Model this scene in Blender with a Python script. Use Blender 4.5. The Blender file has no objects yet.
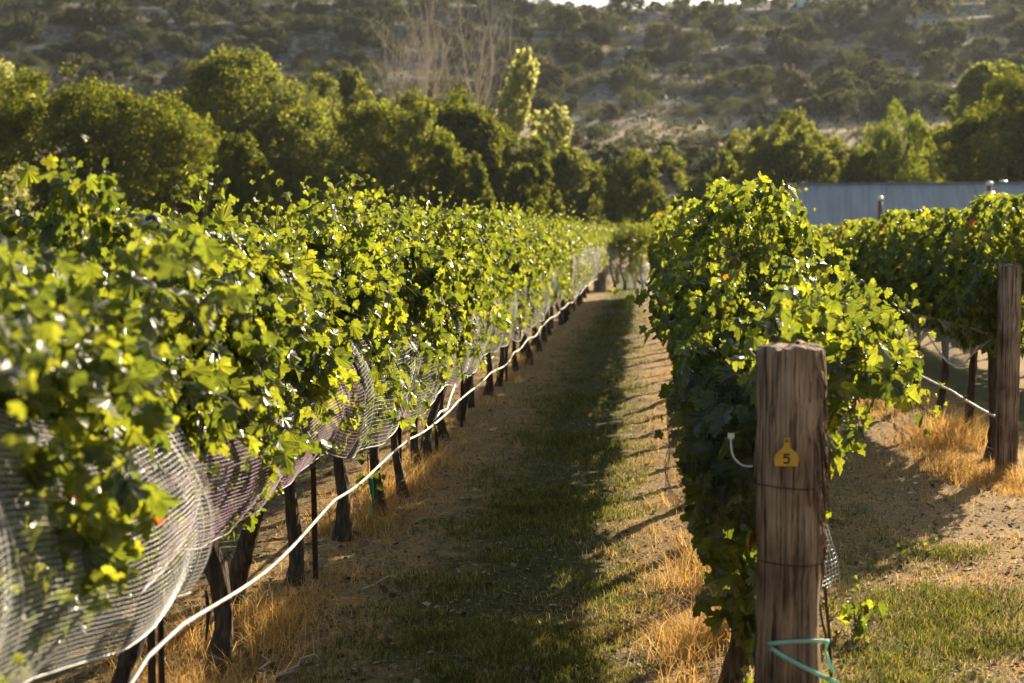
import bpy, math, random
import numpy as np
from mathutils import Vector
R = math.radians
random.seed(5); rng = np.random.default_rng(5)
SC = bpy.context.scene
COL = SC.collection

# ------------------------------------------------------------------ camera, light, exposure
FPX = 1422.0
YAW, PITCH = R(5.34), R(3.68)
CAM = np.array((0.0, 0.0, 1.75))
cam = bpy.data.cameras.new('camera'); cam.lens = 36 * FPX / 1024; cam.sensor_width = 36
cam.clip_start = 0.05; cam.clip_end = 3000
cam.dof.use_dof = True; cam.dof.focus_distance = 7.6; cam.dof.aperture_fstop = 3.0
camo = bpy.data.objects.new('camera', cam); COL.objects.link(camo)
camo.location = CAM; camo.rotation_euler = (R(90) - PITCH, 0, YAW)
SC.camera = camo
FW = np.array((-math.sin(YAW) * math.cos(PITCH), math.cos(YAW) * math.cos(PITCH), -math.sin(PITCH)))
RT = np.array((math.cos(YAW), math.sin(YAW), 0.0)); UP = np.cross(RT, FW)

SUN_AZ, SUN_EL = R(27.5), R(22.5)          # azimuth from +Y towards +X
w = bpy.data.worlds.new('World'); SC.world = w; w.use_nodes = True
nt = w.node_tree; nt.nodes.clear()
sky = nt.nodes.new('ShaderNodeTexSky'); sky.sky_type = 'NISHITA'; sky.sun_disc = False
sky.sun_elevation = SUN_EL; sky.sun_rotation = SUN_AZ; sky.air_density = 1.2; sky.dust_density = 2.0
bg = nt.nodes.new('ShaderNodeBackground'); bg.inputs[1].default_value = 0.06
wo = nt.nodes.new('ShaderNodeOutputWorld')
nt.links.new(sky.outputs[0], bg.inputs[0]); nt.links.new(bg.outputs[0], wo.inputs[0])
sl = bpy.data.lights.new('sun', 'SUN'); sl.energy = 5.0; sl.angle = R(0.55); sl.color = (1.0, 0.83, 0.60)
so = bpy.data.objects.new('sun', sl); COL.objects.link(so)
so.rotation_euler = (R(90) - SUN_EL, 0, R(180) - SUN_AZ)
SUND = Vector((math.sin(SUN_AZ) * math.cos(SUN_EL), math.cos(SUN_AZ) * math.cos(SUN_EL), math.sin(SUN_EL)))
so.rotation_euler = SUND.to_track_quat('Z', 'Y').to_euler()
SC.view_settings.view_transform = 'Standard'; SC.view_settings.look = 'None'
SC.view_settings.exposure = 1.55; SC.view_settings.gamma = 1
SC.render.engine = 'CYCLES'
cy = SC.cycles
cy.use_denoising = True; cy.max_bounces = 7; cy.diffuse_bounces = 4; cy.glossy_bounces = 2
cy.transmission_bounces = 4; cy.transparent_max_bounces = 8; cy.volume_bounces = 1
cy.use_adaptive_sampling = True; cy.adaptive_threshold = 0.02
cy.sample_clamp_indirect = 6
try: cy.denoiser = 'OPENIMAGEDENOISE'
except Exception: pass

def ray(px, py):
    d = FW + RT * (px - 512) / FPX - UP * (py - 341.5) / FPX
    return d / np.linalg.norm(d)
def at(px, py, y):
    d = ray(px, py); return CAM + d * (y / d[1])
def atx(px, py, x):
    d = ray(px, py); return CAM + d * (x / d[0])
def proj(p):
    v = np.asarray(p) - CAM; z = v @ FW
    return 512 + FPX * (v @ RT) / z, 341.5 - FPX * (v @ UP) / z

# ------------------------------------------------------------------ noise and terrain
_tab = np.random.default_rng(11).random((256, 256))
def vnoise(x, y):
    x = np.asarray(x, float); y = np.asarray(y, float)
    xi = np.floor(x).astype(int); yi = np.floor(y).astype(int)
    fx = x - xi; fy = y - yi; fx = fx * fx * (3 - 2 * fx); fy = fy * fy * (3 - 2 * fy)
    a = _tab[xi % 256, yi % 256]; b = _tab[(xi + 1) % 256, yi % 256]
    c = _tab[xi % 256, (yi + 1) % 256]; d = _tab[(xi + 1) % 256, (yi + 1) % 256]
    return (a * (1 - fx) + b * fx) * (1 - fy) + (c * (1 - fx) + d * fx) * fy - 0.5
def fbm(x, y, o=4):
    s = 0; a = 1.0; f = 1.0
    for k in range(o):
        s = s + a * vnoise(x * f + 17.3 * k, y * f + 5.1 * k); a *= 0.5; f *= 2.03
    return s
def zg(x, y):
    x = np.asarray(x, float); y = np.asarray(y, float)
    z = 0.0115 * np.clip(y - 12, 0, 50)
    near = np.clip((60 - y) / 20, 0, 1)
    z = z + near * (0.05 * fbm(x * 0.9, y * 0.9, 2) + 0.03 * fbm(x * 5, y * 5, 3))
    # hill
    t = np.clip(y - 104, 0, None)
    ridge = 345 + 25 * fbm(x * 0.012 + 3, x * 0 + 2, 2)
    tt = np.minimum(t, ridge - 104)
    h = 0.250 * tt + 0.00002 * tt * tt
    sm = np.clip(t / 40, 0, 1)
    h = h * sm + (1 - sm) * h * 0.55
    h = h + sm * (5.0 * fbm(x * 0.018, y * 0.018, 4) + 1.2 * fbm(x * 0.1, y * 0.1, 3))
    h = h + sm * np.clip((-x - 20) / 60, 0, 1.6) * tt * 0.03
    q = 7.0; hq = h / q; fr = hq - np.floor(hq)
    st = (np.floor(hq) + np.clip((fr - 0.35) / 0.3, 0, 1)) * q
    h = h + (st - h) * 0.38 * np.clip((t - 85) / 40, 0, 1)
    h = h - np.clip(t - (ridge - 104), 0, None) * 0.25
    return z + h

# ------------------------------------------------------------------ mesh helpers
def make_mesh(name, V, polys, mats=None, smooth=True, pidx=None):
    """polys: list of (n,k) int arrays"""
    me = bpy.data.meshes.new(name)
    V = np.asarray(V, np.float32)
    loops = np.concatenate([p.ravel() for p in polys]).astype(np.int32)
    sizes = np.concatenate([np.full(len(p), p.shape[1]) for p in polys]).astype(np.int32)
    starts = np.concatenate(([0], np.cumsum(sizes)[:-1])).astype(np.int32)
    me.vertices.add(len(V)); me.vertices.foreach_set('co', V.ravel())
    me.loops.add(len(loops)); me.loops.foreach_set('vertex_index', loops)
    me.polygons.add(len(sizes)); me.polygons.foreach_set('loop_start', starts); me.polygons.foreach_set('loop_total', sizes)
    if pidx is not None: me.polygons.foreach_set('material_index', np.asarray(pidx, np.int32))
    me.polygons.foreach_set('use_smooth', np.full(len(sizes), smooth))
    for m in (mats if isinstance(mats, (list, tuple)) else [mats]): me.materials.append(m)
    me.update(calc_edges=True); me.validate()
    return me

class MB:
    def __init__(s): s.V = []; s.P = []; s.I = []; s.n = 0
    def add(s, V, polys, mi=0):
        V = np.asarray(V, float).reshape(-1, 3)
        for p in polys:
            p = np.asarray(p, int); s.P.append(p + s.n); s.I.append(np.full(len(p), mi))
        s.V.append(V); s.n += len(V)
    def mesh(s, name, mats, smooth=True):
        return make_mesh(name, np.concatenate(s.V), s.P, mats, smooth, np.concatenate(s.I))
    def box(s, c, h, mi=0, rz=0.0):
        c = np.asarray(c); h = np.asarray(h)
        v = np.array([(x, y, z) for x in (-1, 1) for y in (-1, 1) for z in (-1, 1)]) * h
        if rz: v = v @ np.array(((math.cos(rz), math.sin(rz), 0), (-math.sin(rz), math.cos(rz), 0), (0, 0, 1)))
        s.add(v + c, [np.array([(0, 1, 3, 2), (4, 6, 7, 5), (0, 4, 5, 1), (2, 3, 7, 6), (0, 2, 6, 4), (1, 5, 7, 3)])], mi)
    def tube(s, pts, rad, sides=6, mi=0, caps=True):
        V, P = tube_arr(pts, rad, sides, caps); s.add(V, P, mi)

def tube_arr(pts, rad, sides=6, caps=True):
    pts = np.asarray(pts, float); n = len(pts)
    rad = np.broadcast_to(np.asarray(rad, float), (n,))
    t = np.gradient(pts, axis=0); t /= np.linalg.norm(t, axis=1, keepdims=True) + 1e-12
    a = np.array((0, 0, 1.0)) if abs(t[0, 2]) < 0.9 else np.array((1.0, 0, 0))
    u = np.cross(t[0], a); u /= np.linalg.norm(u)
    U = np.zeros((n, 3))
    for i in range(n):
        u = u - t[i] * (u @ t[i]); u /= np.linalg.norm(u) + 1e-12; U[i] = u
    W = np.cross(t, U)
    an = np.arange(sides) * 2 * math.pi / sides
    V = pts[:, None] + rad[:, None, None] * (np.cos(an)[None, :, None] * U[:, None] + np.sin(an)[None, :, None] * W[:, None])
    i = np.arange(n - 1)[:, None] * sides; j = np.arange(sides)[None]; j2 = (j + 1) % sides
    q = np.stack((i + j, i + j2, i + sides + j2, i + sides + j), -1).reshape(-1, 4)
    P = [q]
    if caps: P.append(np.arange(sides)[None, ::-1]); P.append((np.arange(sides) + (n - 1) * sides)[None])
    return V.reshape(-1, 3), P

def tag(o, label=None, cat=None, group=None, kind=None):
    if label: o['label'] = label
    if cat: o['category'] = cat
    if group: o['group'] = group
    if kind: o['kind'] = kind
    return o
def obj(name, me, parent=None, loc=None):
    o = bpy.data.objects.new(name, me); COL.objects.link(o)
    if parent is not None: o.parent = parent
    if loc is not None: o.location = loc
    return o
def empty(name, loc, rz=0.0, sc=1.0):
    o = bpy.data.objects.new(name, None); COL.objects.link(o)
    o.location = loc; o.rotation_euler = (0, 0, rz); o.scale = (sc, sc, sc); o.empty_display_size = 0.1
    return o

# ------------------------------------------------------------------ materials
def mat(name):
    m = bpy.data.materials.new(name); m.use_nodes = True
    t = m.node_tree; t.nodes.clear()
    return m, t, (lambda k, **kw: _nn(t, k, kw)), t.links.new
def _nn(t, k, kw):
    n = t.nodes.new('ShaderNode' + k)
    for a, b in kw.items(): setattr(n, a, b)
    return n
def ramp(N, stops):
    r = N('ValToRGB'); e = r.color_ramp.elements
    while len(e) < len(stops): e.new(0.5)
    for i, (p, c) in enumerate(stops): e[i].position = p; e[i].color = (*c, 1)
    return r
def leaf_mat(name, stops, trans=0.45, tmul=(2.6, 2.6, 1.4), rough=0.35, spec=0.5, vein=True):
    m, t, N, L = mat(name)
    g = N('NewGeometry'); r = ramp(N, stops); L(g.outputs['Random Per Island'], r.inputs[0])
    nz = N('TexNoise'); nz.inputs['Scale'].default_value = 35 if vein else 3; nz.inputs['Detail'].default_value = 3
    tc = N('TexCoord'); L(tc.outputs['Object'], nz.inputs['Vector'])
    mr = N('MapRange'); mr.inputs['From Min'].default_value = 0.3; mr.inputs['From Max'].default_value = 0.7
    mr.inputs['To Min'].default_value = 0.75; mr.inputs['To Max'].default_value = 1.25; L(nz.outputs[0], mr.inputs[0])
    mx = N('Mix', data_type='RGBA', blend_type='MULTIPLY'); mx.inputs[0].default_value = 1
    L(r.outputs[0], mx.inputs[6]); L(mr.outputs[0], mx.inputs[7])
    p = N('BsdfPrincipled'); p.inputs['Roughness'].default_value = rough; p.inputs['Specular IOR Level'].default_value = spec
    L(mx.outputs[2], p.inputs['Base Color'])
    m2 = N('Mix', data_type='RGBA', blend_type='MULTIPLY'); m2.inputs[0].default_value = 1; m2.clamp_result = False
    L(mx.outputs[2], m2.inputs[6]); m2.inputs[7].default_value = (*tmul, 1)
    tr = N('BsdfTranslucent'); L(m2.outputs[2], tr.inputs['Color'])
    ms = N('MixShader'); ms.inputs[0].default_value = trans; L(p.outputs[0], ms.inputs[1]); L(tr.outputs[0], ms.inputs[2])
    o = N('OutputMaterial'); L(ms.outputs[0], o.inputs[0])
    return m
def noise_mat(name, stops, scale=(8, 8, 8), detail=6, rough=0.85, spec=0.25, bump=0.0, bdist=0.01, metal=0.0, dist=0.0):
    m, t, N, L = mat(name)
    tc = N('TexCoord'); mp = N('Mapping'); mp.inputs['Scale'].default_value = scale; L(tc.outputs['Object'], mp.inputs[0])
    nz = N('TexNoise'); nz.inputs['Scale'].default_value = 1; nz.inputs['Detail'].default_value = detail; nz.inputs['Distortion'].default_value = dist
    L(mp.outputs[0], nz.inputs['Vector'])
    r = ramp(N, stops); L(nz.outputs[0], r.inputs[0])
    p = N('BsdfPrincipled'); p.inputs['Roughness'].default_value = rough; p.inputs['Specular IOR Level'].default_value = spec
    p.inputs['Metallic'].default_value = metal
    L(r.outputs[0], p.inputs['Base Color'])
    if bump:
        b = N('Bump'); b.inputs['Strength'].default_value = bump; b.inputs['Distance'].default_value = bdist
        L(nz.outputs[0], b.inputs['Height']); L(b.outputs[0], p.inputs['Normal'])
    o = N('OutputMaterial'); L(p.outputs[0], o.inputs[0])
    return m

M = {}
M['vine'] = leaf_mat('vine leaf', [(0.0, (0.028, 0.043, 0.012)), (0.45, (0.044, 0.062, 0.014)), (0.8, (0.064, 0.081, 0.018)),
                                   (0.985, (0.080, 0.100, 0.018)), (0.9993, (0.11, 0.12, 0.02)), (0.9996, (0.18, 0.02, 0.015))],
                     trans=0.5, tmul=(5.9, 5.0, 1.5), rough=0.33, spec=0.8)
M['cane'] = noise_mat('green cane', [(0.3, (0.10, 0.075, 0.03)), (0.7, (0.17, 0.13, 0.05))], (20, 20, 20))
M['bark'] = noise_mat('vine bark', [(0.3, (0.03, 0.02, 0.013)), (0.55, (0.085, 0.06, 0.04)), (0.75, (0.16, 0.12, 0.085))], (60, 60, 9), 6, 0.9, 0.2, 0.9, 0.02)
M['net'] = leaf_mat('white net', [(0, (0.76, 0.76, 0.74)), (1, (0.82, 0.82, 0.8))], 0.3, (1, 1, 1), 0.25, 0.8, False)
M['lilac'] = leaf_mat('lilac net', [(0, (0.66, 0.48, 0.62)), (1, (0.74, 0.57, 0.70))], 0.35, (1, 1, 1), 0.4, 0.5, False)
M['darknet'] = noise_mat('dark net', [(0.3, (0.03, 0.035, 0.03)), (0.7, (0.05, 0.055, 0.05))], rough=0.35, spec=0.5)
M['hose'] = noise_mat('white hose', [(0.35, (0.36, 0.33, 0.27)), (0.5, (0.62, 0.60, 0.54)), (0.65, (0.74, 0.73, 0.68))], (9, 9, 9), rough=0.4, spec=0.5)
M['steel'] = noise_mat('rusty steel', [(0.3, (0.03, 0.018, 0.012)), (0.7, (0.09, 0.05, 0.032))], (40, 40, 15), rough=0.7, metal=0.3)
M['wire'] = noise_mat('galvanised wire', [(0.3, (0.3, 0.3, 0.3)), (0.7, (0.5, 0.5, 0.5))], rough=0.4, metal=0.8)
M['black'] = noise_mat('black plastic', [(0.3, (0.012, 0.012, 0.013)), (0.7, (0.02, 0.02, 0.022))], rough=0.45, spec=0.4)
M['tag'] = noise_mat('orange tag', [(0.35, (0.46, 0.235, 0.018)), (0.6, (0.60, 0.32, 0.022))], (30, 30, 30), rough=0.4, spec=0.5)
M['ink'] = noise_mat('black ink', [(0.3, (0.01, 0.01, 0.01)), (0.7, (0.02, 0.02, 0.02))])
M['aqua'] = leaf_mat('aqua tape', [(0, (0.32, 0.62, 0.50)), (1, (0.4, 0.7, 0.58))], 0.35, (1.1, 1.1, 1.1), 0.3, 0.5, False)
M['tie'] = leaf_mat('green tape', [(0, (0.01, 0.25, 0.13)), (1, (0.02, 0.3, 0.16))], 0.35, (1.4, 1.4, 1.4), 0.3, 0.5, False)

def wood_mat(name, light, dark):
    m, t, N, L = mat(name)
    tc = N('TexCoord'); mp = N('Mapping'); mp.inputs['Scale'].default_value = (62, 62, 2.6); L(tc.outputs['Object'], mp.inputs[0])
    nz = N('TexNoise'); nz.inputs['Scale'].default_value = 1.0; nz.inputs['Detail'].default_value = 9; nz.inputs['Roughness'].default_value = 0.65; nz.inputs['Distortion'].default_value = 0.4
    L(mp.outputs[0], nz.inputs['Vector'])
    mp2 = N('Mapping'); mp2.inputs['Scale'].default_value = (5, 5, 4); L(tc.outputs['Object'], mp2.inputs[0])
    n2 = N('TexNoise'); n2.inputs['Scale'].default_value = 1.0; n2.inputs['Detail'].default_value = 5; L(mp2.outputs[0], n2.inputs['Vector'])
    r = ramp(N, [(0.36, dark), (0.46, tuple(0.45 * a + 0.55 * b for a, b in zip(dark, light))), (0.58, light)]); L(nz.outputs[0], r.inputs[0])
    mp3 = N('Mapping'); mp3.inputs['Scale'].default_value = (95, 95, 2.0); L(tc.outputs['Object'], mp3.inputs[0])
    n3 = N('TexNoise'); n3.inputs['Scale'].default_value = 1.0; n3.inputs['Detail'].default_value = 3; L(mp3.outputs[0], n3.inputs['Vector'])
    r3 = ramp(N, [(0.34, (0.30, 0.25, 0.22)), (0.43, (1, 1, 1))]); L(n3.outputs[0], r3.inputs[0])
    r2 = ramp(N, [(0.34, (0.42, 0.37, 0.34)), (0.5, (0.85, 0.78, 0.72)), (0.64, (1.15, 1.12, 1.1))]); L(n2.outputs[0], r2.inputs[0])
    mx = N('Mix', data_type='RGBA', blend_type='MULTIPLY'); mx.inputs[0].default_value = 1
    L(r.outputs[0], mx.inputs[6]); L(r2.outputs[0], mx.inputs[7])
    p = N('BsdfPrincipled'); p.inputs['Roughness'].default_value = 0.85; p.inputs['Specular IOR Level'].default_value = 0.2
    mx3 = N('Mix', data_type='RGBA', blend_type='MULTIPLY'); mx3.inputs[0].default_value = 1; L(mx.outputs[2], mx3.inputs[6]); L(r3.outputs[0], mx3.inputs[7])
    L(mx3.outputs[2], p.inputs['Base Color'])
    b = N('Bump'); b.inputs['Strength'].default_value = 0.9; b.inputs['Distance'].default_value = 0.02
    L(nz.outputs[0], b.inputs['Height']); L(b.outputs[0], p.inputs['Normal'])
    o = N('OutputMaterial'); L(p.outputs[0], o.inputs[0])
    return m
M['wood'] = wood_mat('weathered post wood', (0.42, 0.305, 0.20), (0.075, 0.048, 0.03))
M['wood2'] = wood_mat('brown post wood', (0.42, 0.31, 0.22), (0.08, 0.05, 0.034))
M['treebark'] = noise_mat('tree bark', [(0.3, (0.04, 0.03, 0.02)), (0.7, (0.13, 0.10, 0.07))], (4, 4, 1.5), rough=0.9, bump=0.6, bdist=0.05)
M['barebark'] = noise_mat('bare branch bark', [(0.3, (0.40, 0.33, 0.25)), (0.7, (0.56, 0.47, 0.37))], (3, 3, 2), rough=0.9)

def ground_mat():
    m, t, N, L = mat('vineyard soil and turf')
    tc = N('TexCoord'); P = tc.outputs['Object']
    def nz(scale, det=5, rough=0.55):
        n = N('TexNoise'); n.inputs['Scale'].default_value = scale; n.inputs['Detail'].default_value = det; n.inputs['Roughness'].default_value = rough
        L(P, n.inputs['Vector']); return n.outputs[0]
    fine = nz(45, 8, 0.7); mid = nz(6, 5); big = nz(0.9, 4)
    soil = ramp(N, [(0.3, (0.09, 0.055, 0.03)), (0.5, (0.25, 0.172, 0.085)), (0.7, (0.44, 0.325, 0.175))]); L(fine, soil.inputs[0])
    straw = ramp(N, [(0.3, (0.17, 0.10, 0.04)), (0.55, (0.36, 0.235, 0.095)), (0.75, (0.52, 0.37, 0.17))]); L(fine, straw.inputs[0])
    green = ramp(N, [(0.3, (0.03, 0.035, 0.012)), (0.55, (0.085, 0.095, 0.028)), (0.75, (0.18, 0.16, 0.06))]); L(fine, green.inputs[0])
    r1 = ramp(N, [(0.42, (0, 0, 0)), (0.58, (1, 1, 1))]); L(mid, r1.inputs[0])
    a = N('Mix', data_type='RGBA'); L(r1.outputs[0], a.inputs[0]); L(soil.outputs[0], a.inputs[6]); L(straw.outputs[0], a.inputs[7])
    # turf strips along the aisles: distance from the strip centre in x, broken by noise
    sx = N('SeparateXYZ'); L(P, sx.inputs[0])
    def strip(c, hw, soft):
        s = N('Math', operation='SUBTRACT'); L(sx.outputs[0], s.inputs[0]); s.inputs[1].default_value = c
        ab = N('Math', operation='ABSOLUTE'); L(s.outputs[0], ab.inputs[0])
        mu = N('Math', operation='MULTIPLY_ADD'); L(mid, mu.inputs[0]); mu.inputs[1].default_value = 0.9; L(ab.outputs[0], mu.inputs[2])
        mr = N('MapRange'); mr.inputs['From Min'].default_value = hw + 0.45 - soft; mr.inputs['From Max'].default_value = hw + 0.45 + soft
        mr.inputs['To Min'].default_value = 1; mr.inputs['To Max'].default_value = 0; L(mu.outputs[0], mr.inputs[0]); return mr.outputs[0]
    s1 = strip(-0.62, 0.48, 0.22); s2 = strip(1.2, 0.15, 0.3); s3 = strip(4.05, 0.5, 0.25); s4 = strip(-3.0, 0.5, 0.3)
    mxa = N('Math', operation='MAXIMUM'); L(s1, mxa.inputs[0]); L(s3, mxa.inputs[1])
    h2 = N('Math', operation='MULTIPLY'); L(s2, h2.inputs[0]); h2.inputs[1].default_value = 0.6
    mxb = N('Math', operation='MAXIMUM'); L(mxa.outputs[0], mxb.inputs[0]); L(h2.outputs[0], mxb.inputs[1])
    h4 = N('Math', operation='MULTIPLY'); L(s4, h4.inputs[0]); h4.inputs[1].default_value = 0.5
    mxc = N('Math', operation='MAXIMUM'); L(mxb.outputs[0], mxc.inputs[0]); L(h4.outputs[0], mxc.inputs[1])
    b = N('Mix', data_type='RGBA'); L(mxc.outputs[0], b.inputs[0]); L(a.outputs[2], b.inputs[6]); L(green.outputs[0], b.inputs[7])
    p = N('BsdfPrincipled'); p.inputs['Roughness'].default_value = 0.95; p.inputs['Specular IOR Level'].default_value = 0.1
    L(b.outputs[2], p.inputs['Base Color'])
    bu = N('Bump'); bu.inputs['Strength'].default_value = 0.8; bu.inputs['Distance'].default_value = 0.03; L(fine, bu.inputs['Height']); L(bu.outputs[0], p.inputs['Normal'])
    o = N('OutputMaterial'); L(p.outputs[0], o.inputs[0]); return m
def hill_mat():
    m, t, N, L = mat('dry hillside soil')
    tc = N('TexCoord'); P = tc.outputs['Object']
    def nz(sc, det=5):
        mp = N('Mapping'); mp.inputs['Scale'].default_value = sc; L(P, mp.inputs[0])
        n = N('TexNoise'); n.inputs['Scale'].default_value = 1; n.inputs['Detail'].default_value = det; L(mp.outputs[0], n.inputs['Vector']); return n.outputs[0]
    f = nz((0.6, 0.6, 1.2), 7); bnd = nz((0.015, 0.06, 0.28), 5)
    r = ramp(N, [(0.32, (0.075, 0.072, 0.058)), (0.5, (0.16, 0.15, 0.118)), (0.68, (0.27, 0.245, 0.19))]); L(f, r.inputs[0])
    rr = ramp(N, [(0.56, (0, 0, 0)), (0.66, (1, 1, 1))]); L(bnd, rr.inputs[0])
    mx = N('Mix', data_type='RGBA'); L(rr.outputs[0], mx.inputs[0]); L(r.outputs[0], mx.inputs[6]); mx.inputs[7].default_value = (0.22, 0.19, 0.15, 1)
    # dry grass near the foot
    sx = N('SeparateXYZ'); L(P, sx.inputs[0])
    mr = N('MapRange'); mr.inputs['From Min'].default_value = 168; mr.inputs['From Max'].default_value = 205
    mr.inputs['To Min'].default_value = 0.8; mr.inputs['To Max'].default_value = 0; L(sx.outputs[1], mr.inputs[0])
    m2 = N('Mix', data_type='RGBA'); L(mr.outputs[0], m2.inputs[0]); L(mx.outputs[2], m2.inputs[6]); m2.inputs[7].default_value = (0.40, 0.30, 0.17, 1)
    p = N('BsdfPrincipled'); p.inputs['Roughness'].default_value = 0.95; p.inputs['Specular IOR Level'].default_value = 0.1
    L(m2.outputs[2], p.inputs['Base Color'])
    o = N('OutputMaterial'); L(p.outputs[0], o.inputs[0]); return m

# ------------------------------------------------------------------ ground and hillside
def axis(dense0, dense1, step, lo, hi, grow=1.18):
    c = list(np.arange(dense0, dense1 + 1e-6, step))
    s = step
    while c[-1] < hi: s *= grow; c.append(min(c[-1] + s, hi))
    s = step
    while c[0] > lo: s *= grow; c.insert(0, max(c[0] - s, lo))
    return np.array(c)
def sheet(name, xs, ys, m):
    X, Y = np.meshgrid(xs, ys); Z = zg(X, Y)
    V = np.stack((X, Y, Z), -1).reshape(-1, 3); nx = len(xs); ny = len(ys)
    i = (np.arange(ny - 1)[:, None] * nx + np.arange(nx - 1)[None]).ravel()
    q = np.stack((i, i + 1, i + nx + 1, i + nx), -1)
    return obj(name, make_mesh(name, V, [q], m))
tag(sheet('ground', axis(-4, 5, 0.07, -330, 330), axis(3, 16, 0.07, -20, 112, 1.06), ground_mat()), kind='structure')
tag(sheet('hillside', np.arange(-330, 331, 3.0), np.concatenate((np.arange(112, 380, 1.6), np.arange(380, 460, 8), [460])), hill_mat()), kind='structure')

# ------------------------------------------------------------------ leaves
half = [(0.10, -0.10), (0.24, -0.13), (0.40, -0.02), (0.44, 0.14), (0.36, 0.24), (0.58, 0.34), (0.60, 0.46), (0.46, 0.58), (0.24, 0.62), (0.26, 0.80), (0.12, 0.92)]
def leaf_template(curl, fold, seed):
    r = np.random.default_rng(seed)
    out = [(0.0, 0.02)] + half + [(0.0, 1.06)] + [(-x, y) for x, y in half[::-1]]
    out = np.array(out) + r.normal(0, 0.02, (len(out), 2))
    fine = []
    for k in range(len(out)):
        a_, b_ = out[k], out[(k + 1) % len(out)]; e_ = b_ - a_; nn = np.array((-e_[1], e_[0]))
        fine += [a_, a_ + e_ * 0.38 - nn * 0.0, a_ + e_ * 0.5 + nn * r.uniform(0.10, 0.26)] if np.hypot(*e_) > 0.13 else [a_]
    out = np.array(fine)
    pts = np.vstack(([(0, 0.18)], out))
    z = fold * np.abs(pts[:, 0]) - curl * (pts[:, 1] - 0.3) ** 2 + r.normal(0, 0.026, len(pts))
    z[0] = 0
    V = np.column_stack((pts, z)); n = len(out)
    T = np.array([(0, 1 + k, 1 + (k + 1) % n) for k in range(n)])
    return V, T
LEAVES = [leaf_template(c, f, s) for c, f, s in ((0.5, -0.45, 1), (0.25, 0.3, 2), (0.6, -0.2, 3), (0.4, 0.55, 4), (0.9, -0.6, 5), (0.3, -0.8, 6))]
def nrm(a): return a / (np.linalg.norm(a, axis=-1, keepdims=True) + 1e-9)
def scatter(pos, tip, nor, size, templates, rs):
    Y = nrm(tip); Z = nor - Y * np.sum(nor * Y, -1, keepdims=True); Z = nrm(Z); X = np.cross(Y, Z)
    B = np.stack((X, Y, Z), 1) * size[:, None, None]      # rows
    which = rs.integers(0, len(templates), len(pos)); VV = []; PP = []; n = 0
    for k, (V, T) in enumerate(templates):
        s = which == k
        if not s.any(): continue
        v = np.einsum('vk,nkj->nvj', V, B[s]) + pos[s][:, None]
        c = s.sum(); PP.append((T[None] + (np.arange(c) * len(V))[:, None, None]).reshape(-1, T.shape[1]) + n)
        VV.append(v.reshape(-1, 3)); n += c * len(V)
    return np.concatenate(VV), PP

def bez(P0, P1, P2, n=12):
    t = np.linspace(0, 1, n)[:, None]; return (1 - t) ** 2 * P0 + 2 * t * (1 - t) * P1 + t * t * P2
def shoot_path(rs, base, d, length, grav, step=0.062, stiff=0.35):
    n = max(4, int(length / step)); p = np.array(base, float); d = np.array(d, float); d /= np.linalg.norm(d)
    pts = [p.copy()]
    for k in range(n):
        f = k / n
        g = grav * max(0.0, f - stiff) / (1 - stiff)
        d = d + np.array((0, 0, -g)) + rs.normal(0, 0.06, 3); d /= np.linalg.norm(d)
        p = p + d * step; p[2] = max(p[2], 0.35); pts.append(p.copy())
    return np.array(pts)
def leaf_frame(rs, pos, out, jit=0.5):
    n = len(pos)
    up = np.clip(out[:, 2:3], 0, 1)
    nor = out * np.array((0.8, 0.8, 0.5)) + up * np.array((0, 0, 0.9)) + rs.normal(0, 1, (n, 3)) * (0.75, 0.75, 0.22)
    tip = out * 0.35 + np.array((0, 0, -1.0)) + rs.normal(0, 0.42, (n, 3))
    return tip, nor
def foliage(name, seed, shoots, shell, size=(0.058, 0.112), laterals=1.9):
    """shoots: list of point arrays; shell: (n,3) extra positions + (n,3) outward directions"""
    rs = np.random.default_rng(seed); mb = MB(); pos = []; out = []; sz = []
    for pts in shoots:
        L_ = len(pts); mb.tube(pts, np.linspace(0.0045, 0.0016, L_), 4, 1, False)
        side = rs.normal(0, 1, 3)
        for k in range(1, L_):
            t = nrm(pts[k] - pts[k - 1]); f = k / L_
            side = -side + rs.normal(0, 0.4, 3); side = nrm(side - t * (side @ t))
            s = rs.uniform(*size) * (1.0 if f < 0.7 else 1.0 - 0.65 * (f - 0.7) / 0.3)
            pl = rs.uniform(0.03, 0.085)
            o = nrm(side + np.array((np.sign(pts[k][0] + 1e-6) * 0.5, 0, 0.25)))
            pos.append(pts[k] + o * pl); out.append(o); sz.append(s)
            if rs.random() < 0.35 * laterals:
                for q in range(rs.integers(1, 4)):
                    o2 = nrm(o + rs.normal(0, 0.7, 3)); pos.append(pts[k] + o2 * rs.uniform(0.06, 0.16)); out.append(o2); sz.append(s * rs.uniform(0.4, 0.75))
    if shell is not None:
        pos += list(shell[0]); out += list(shell[1]); sz += list(rs.uniform(size[0], size[1], len(shell[0])))
    pos = np.array(pos); out = np.array(out); sz = np.array(sz)
    tip, nor = leaf_frame(rs, pos, out)
    V, P = scatter(pos, tip, nor, sz * 0.86, LEAVES, rs)
    mb.add(V, P, 0)
    return mb.mesh(name, [M['vine'], M['cane']], False)
def halfw(z): return np.interp(z, [0.7, 0.95, 1.2, 1.55, 1.8, 1.95, 2.05], [0.16, 0.32, 0.39, 0.46, 0.42, 0.28, 0.1])
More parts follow.
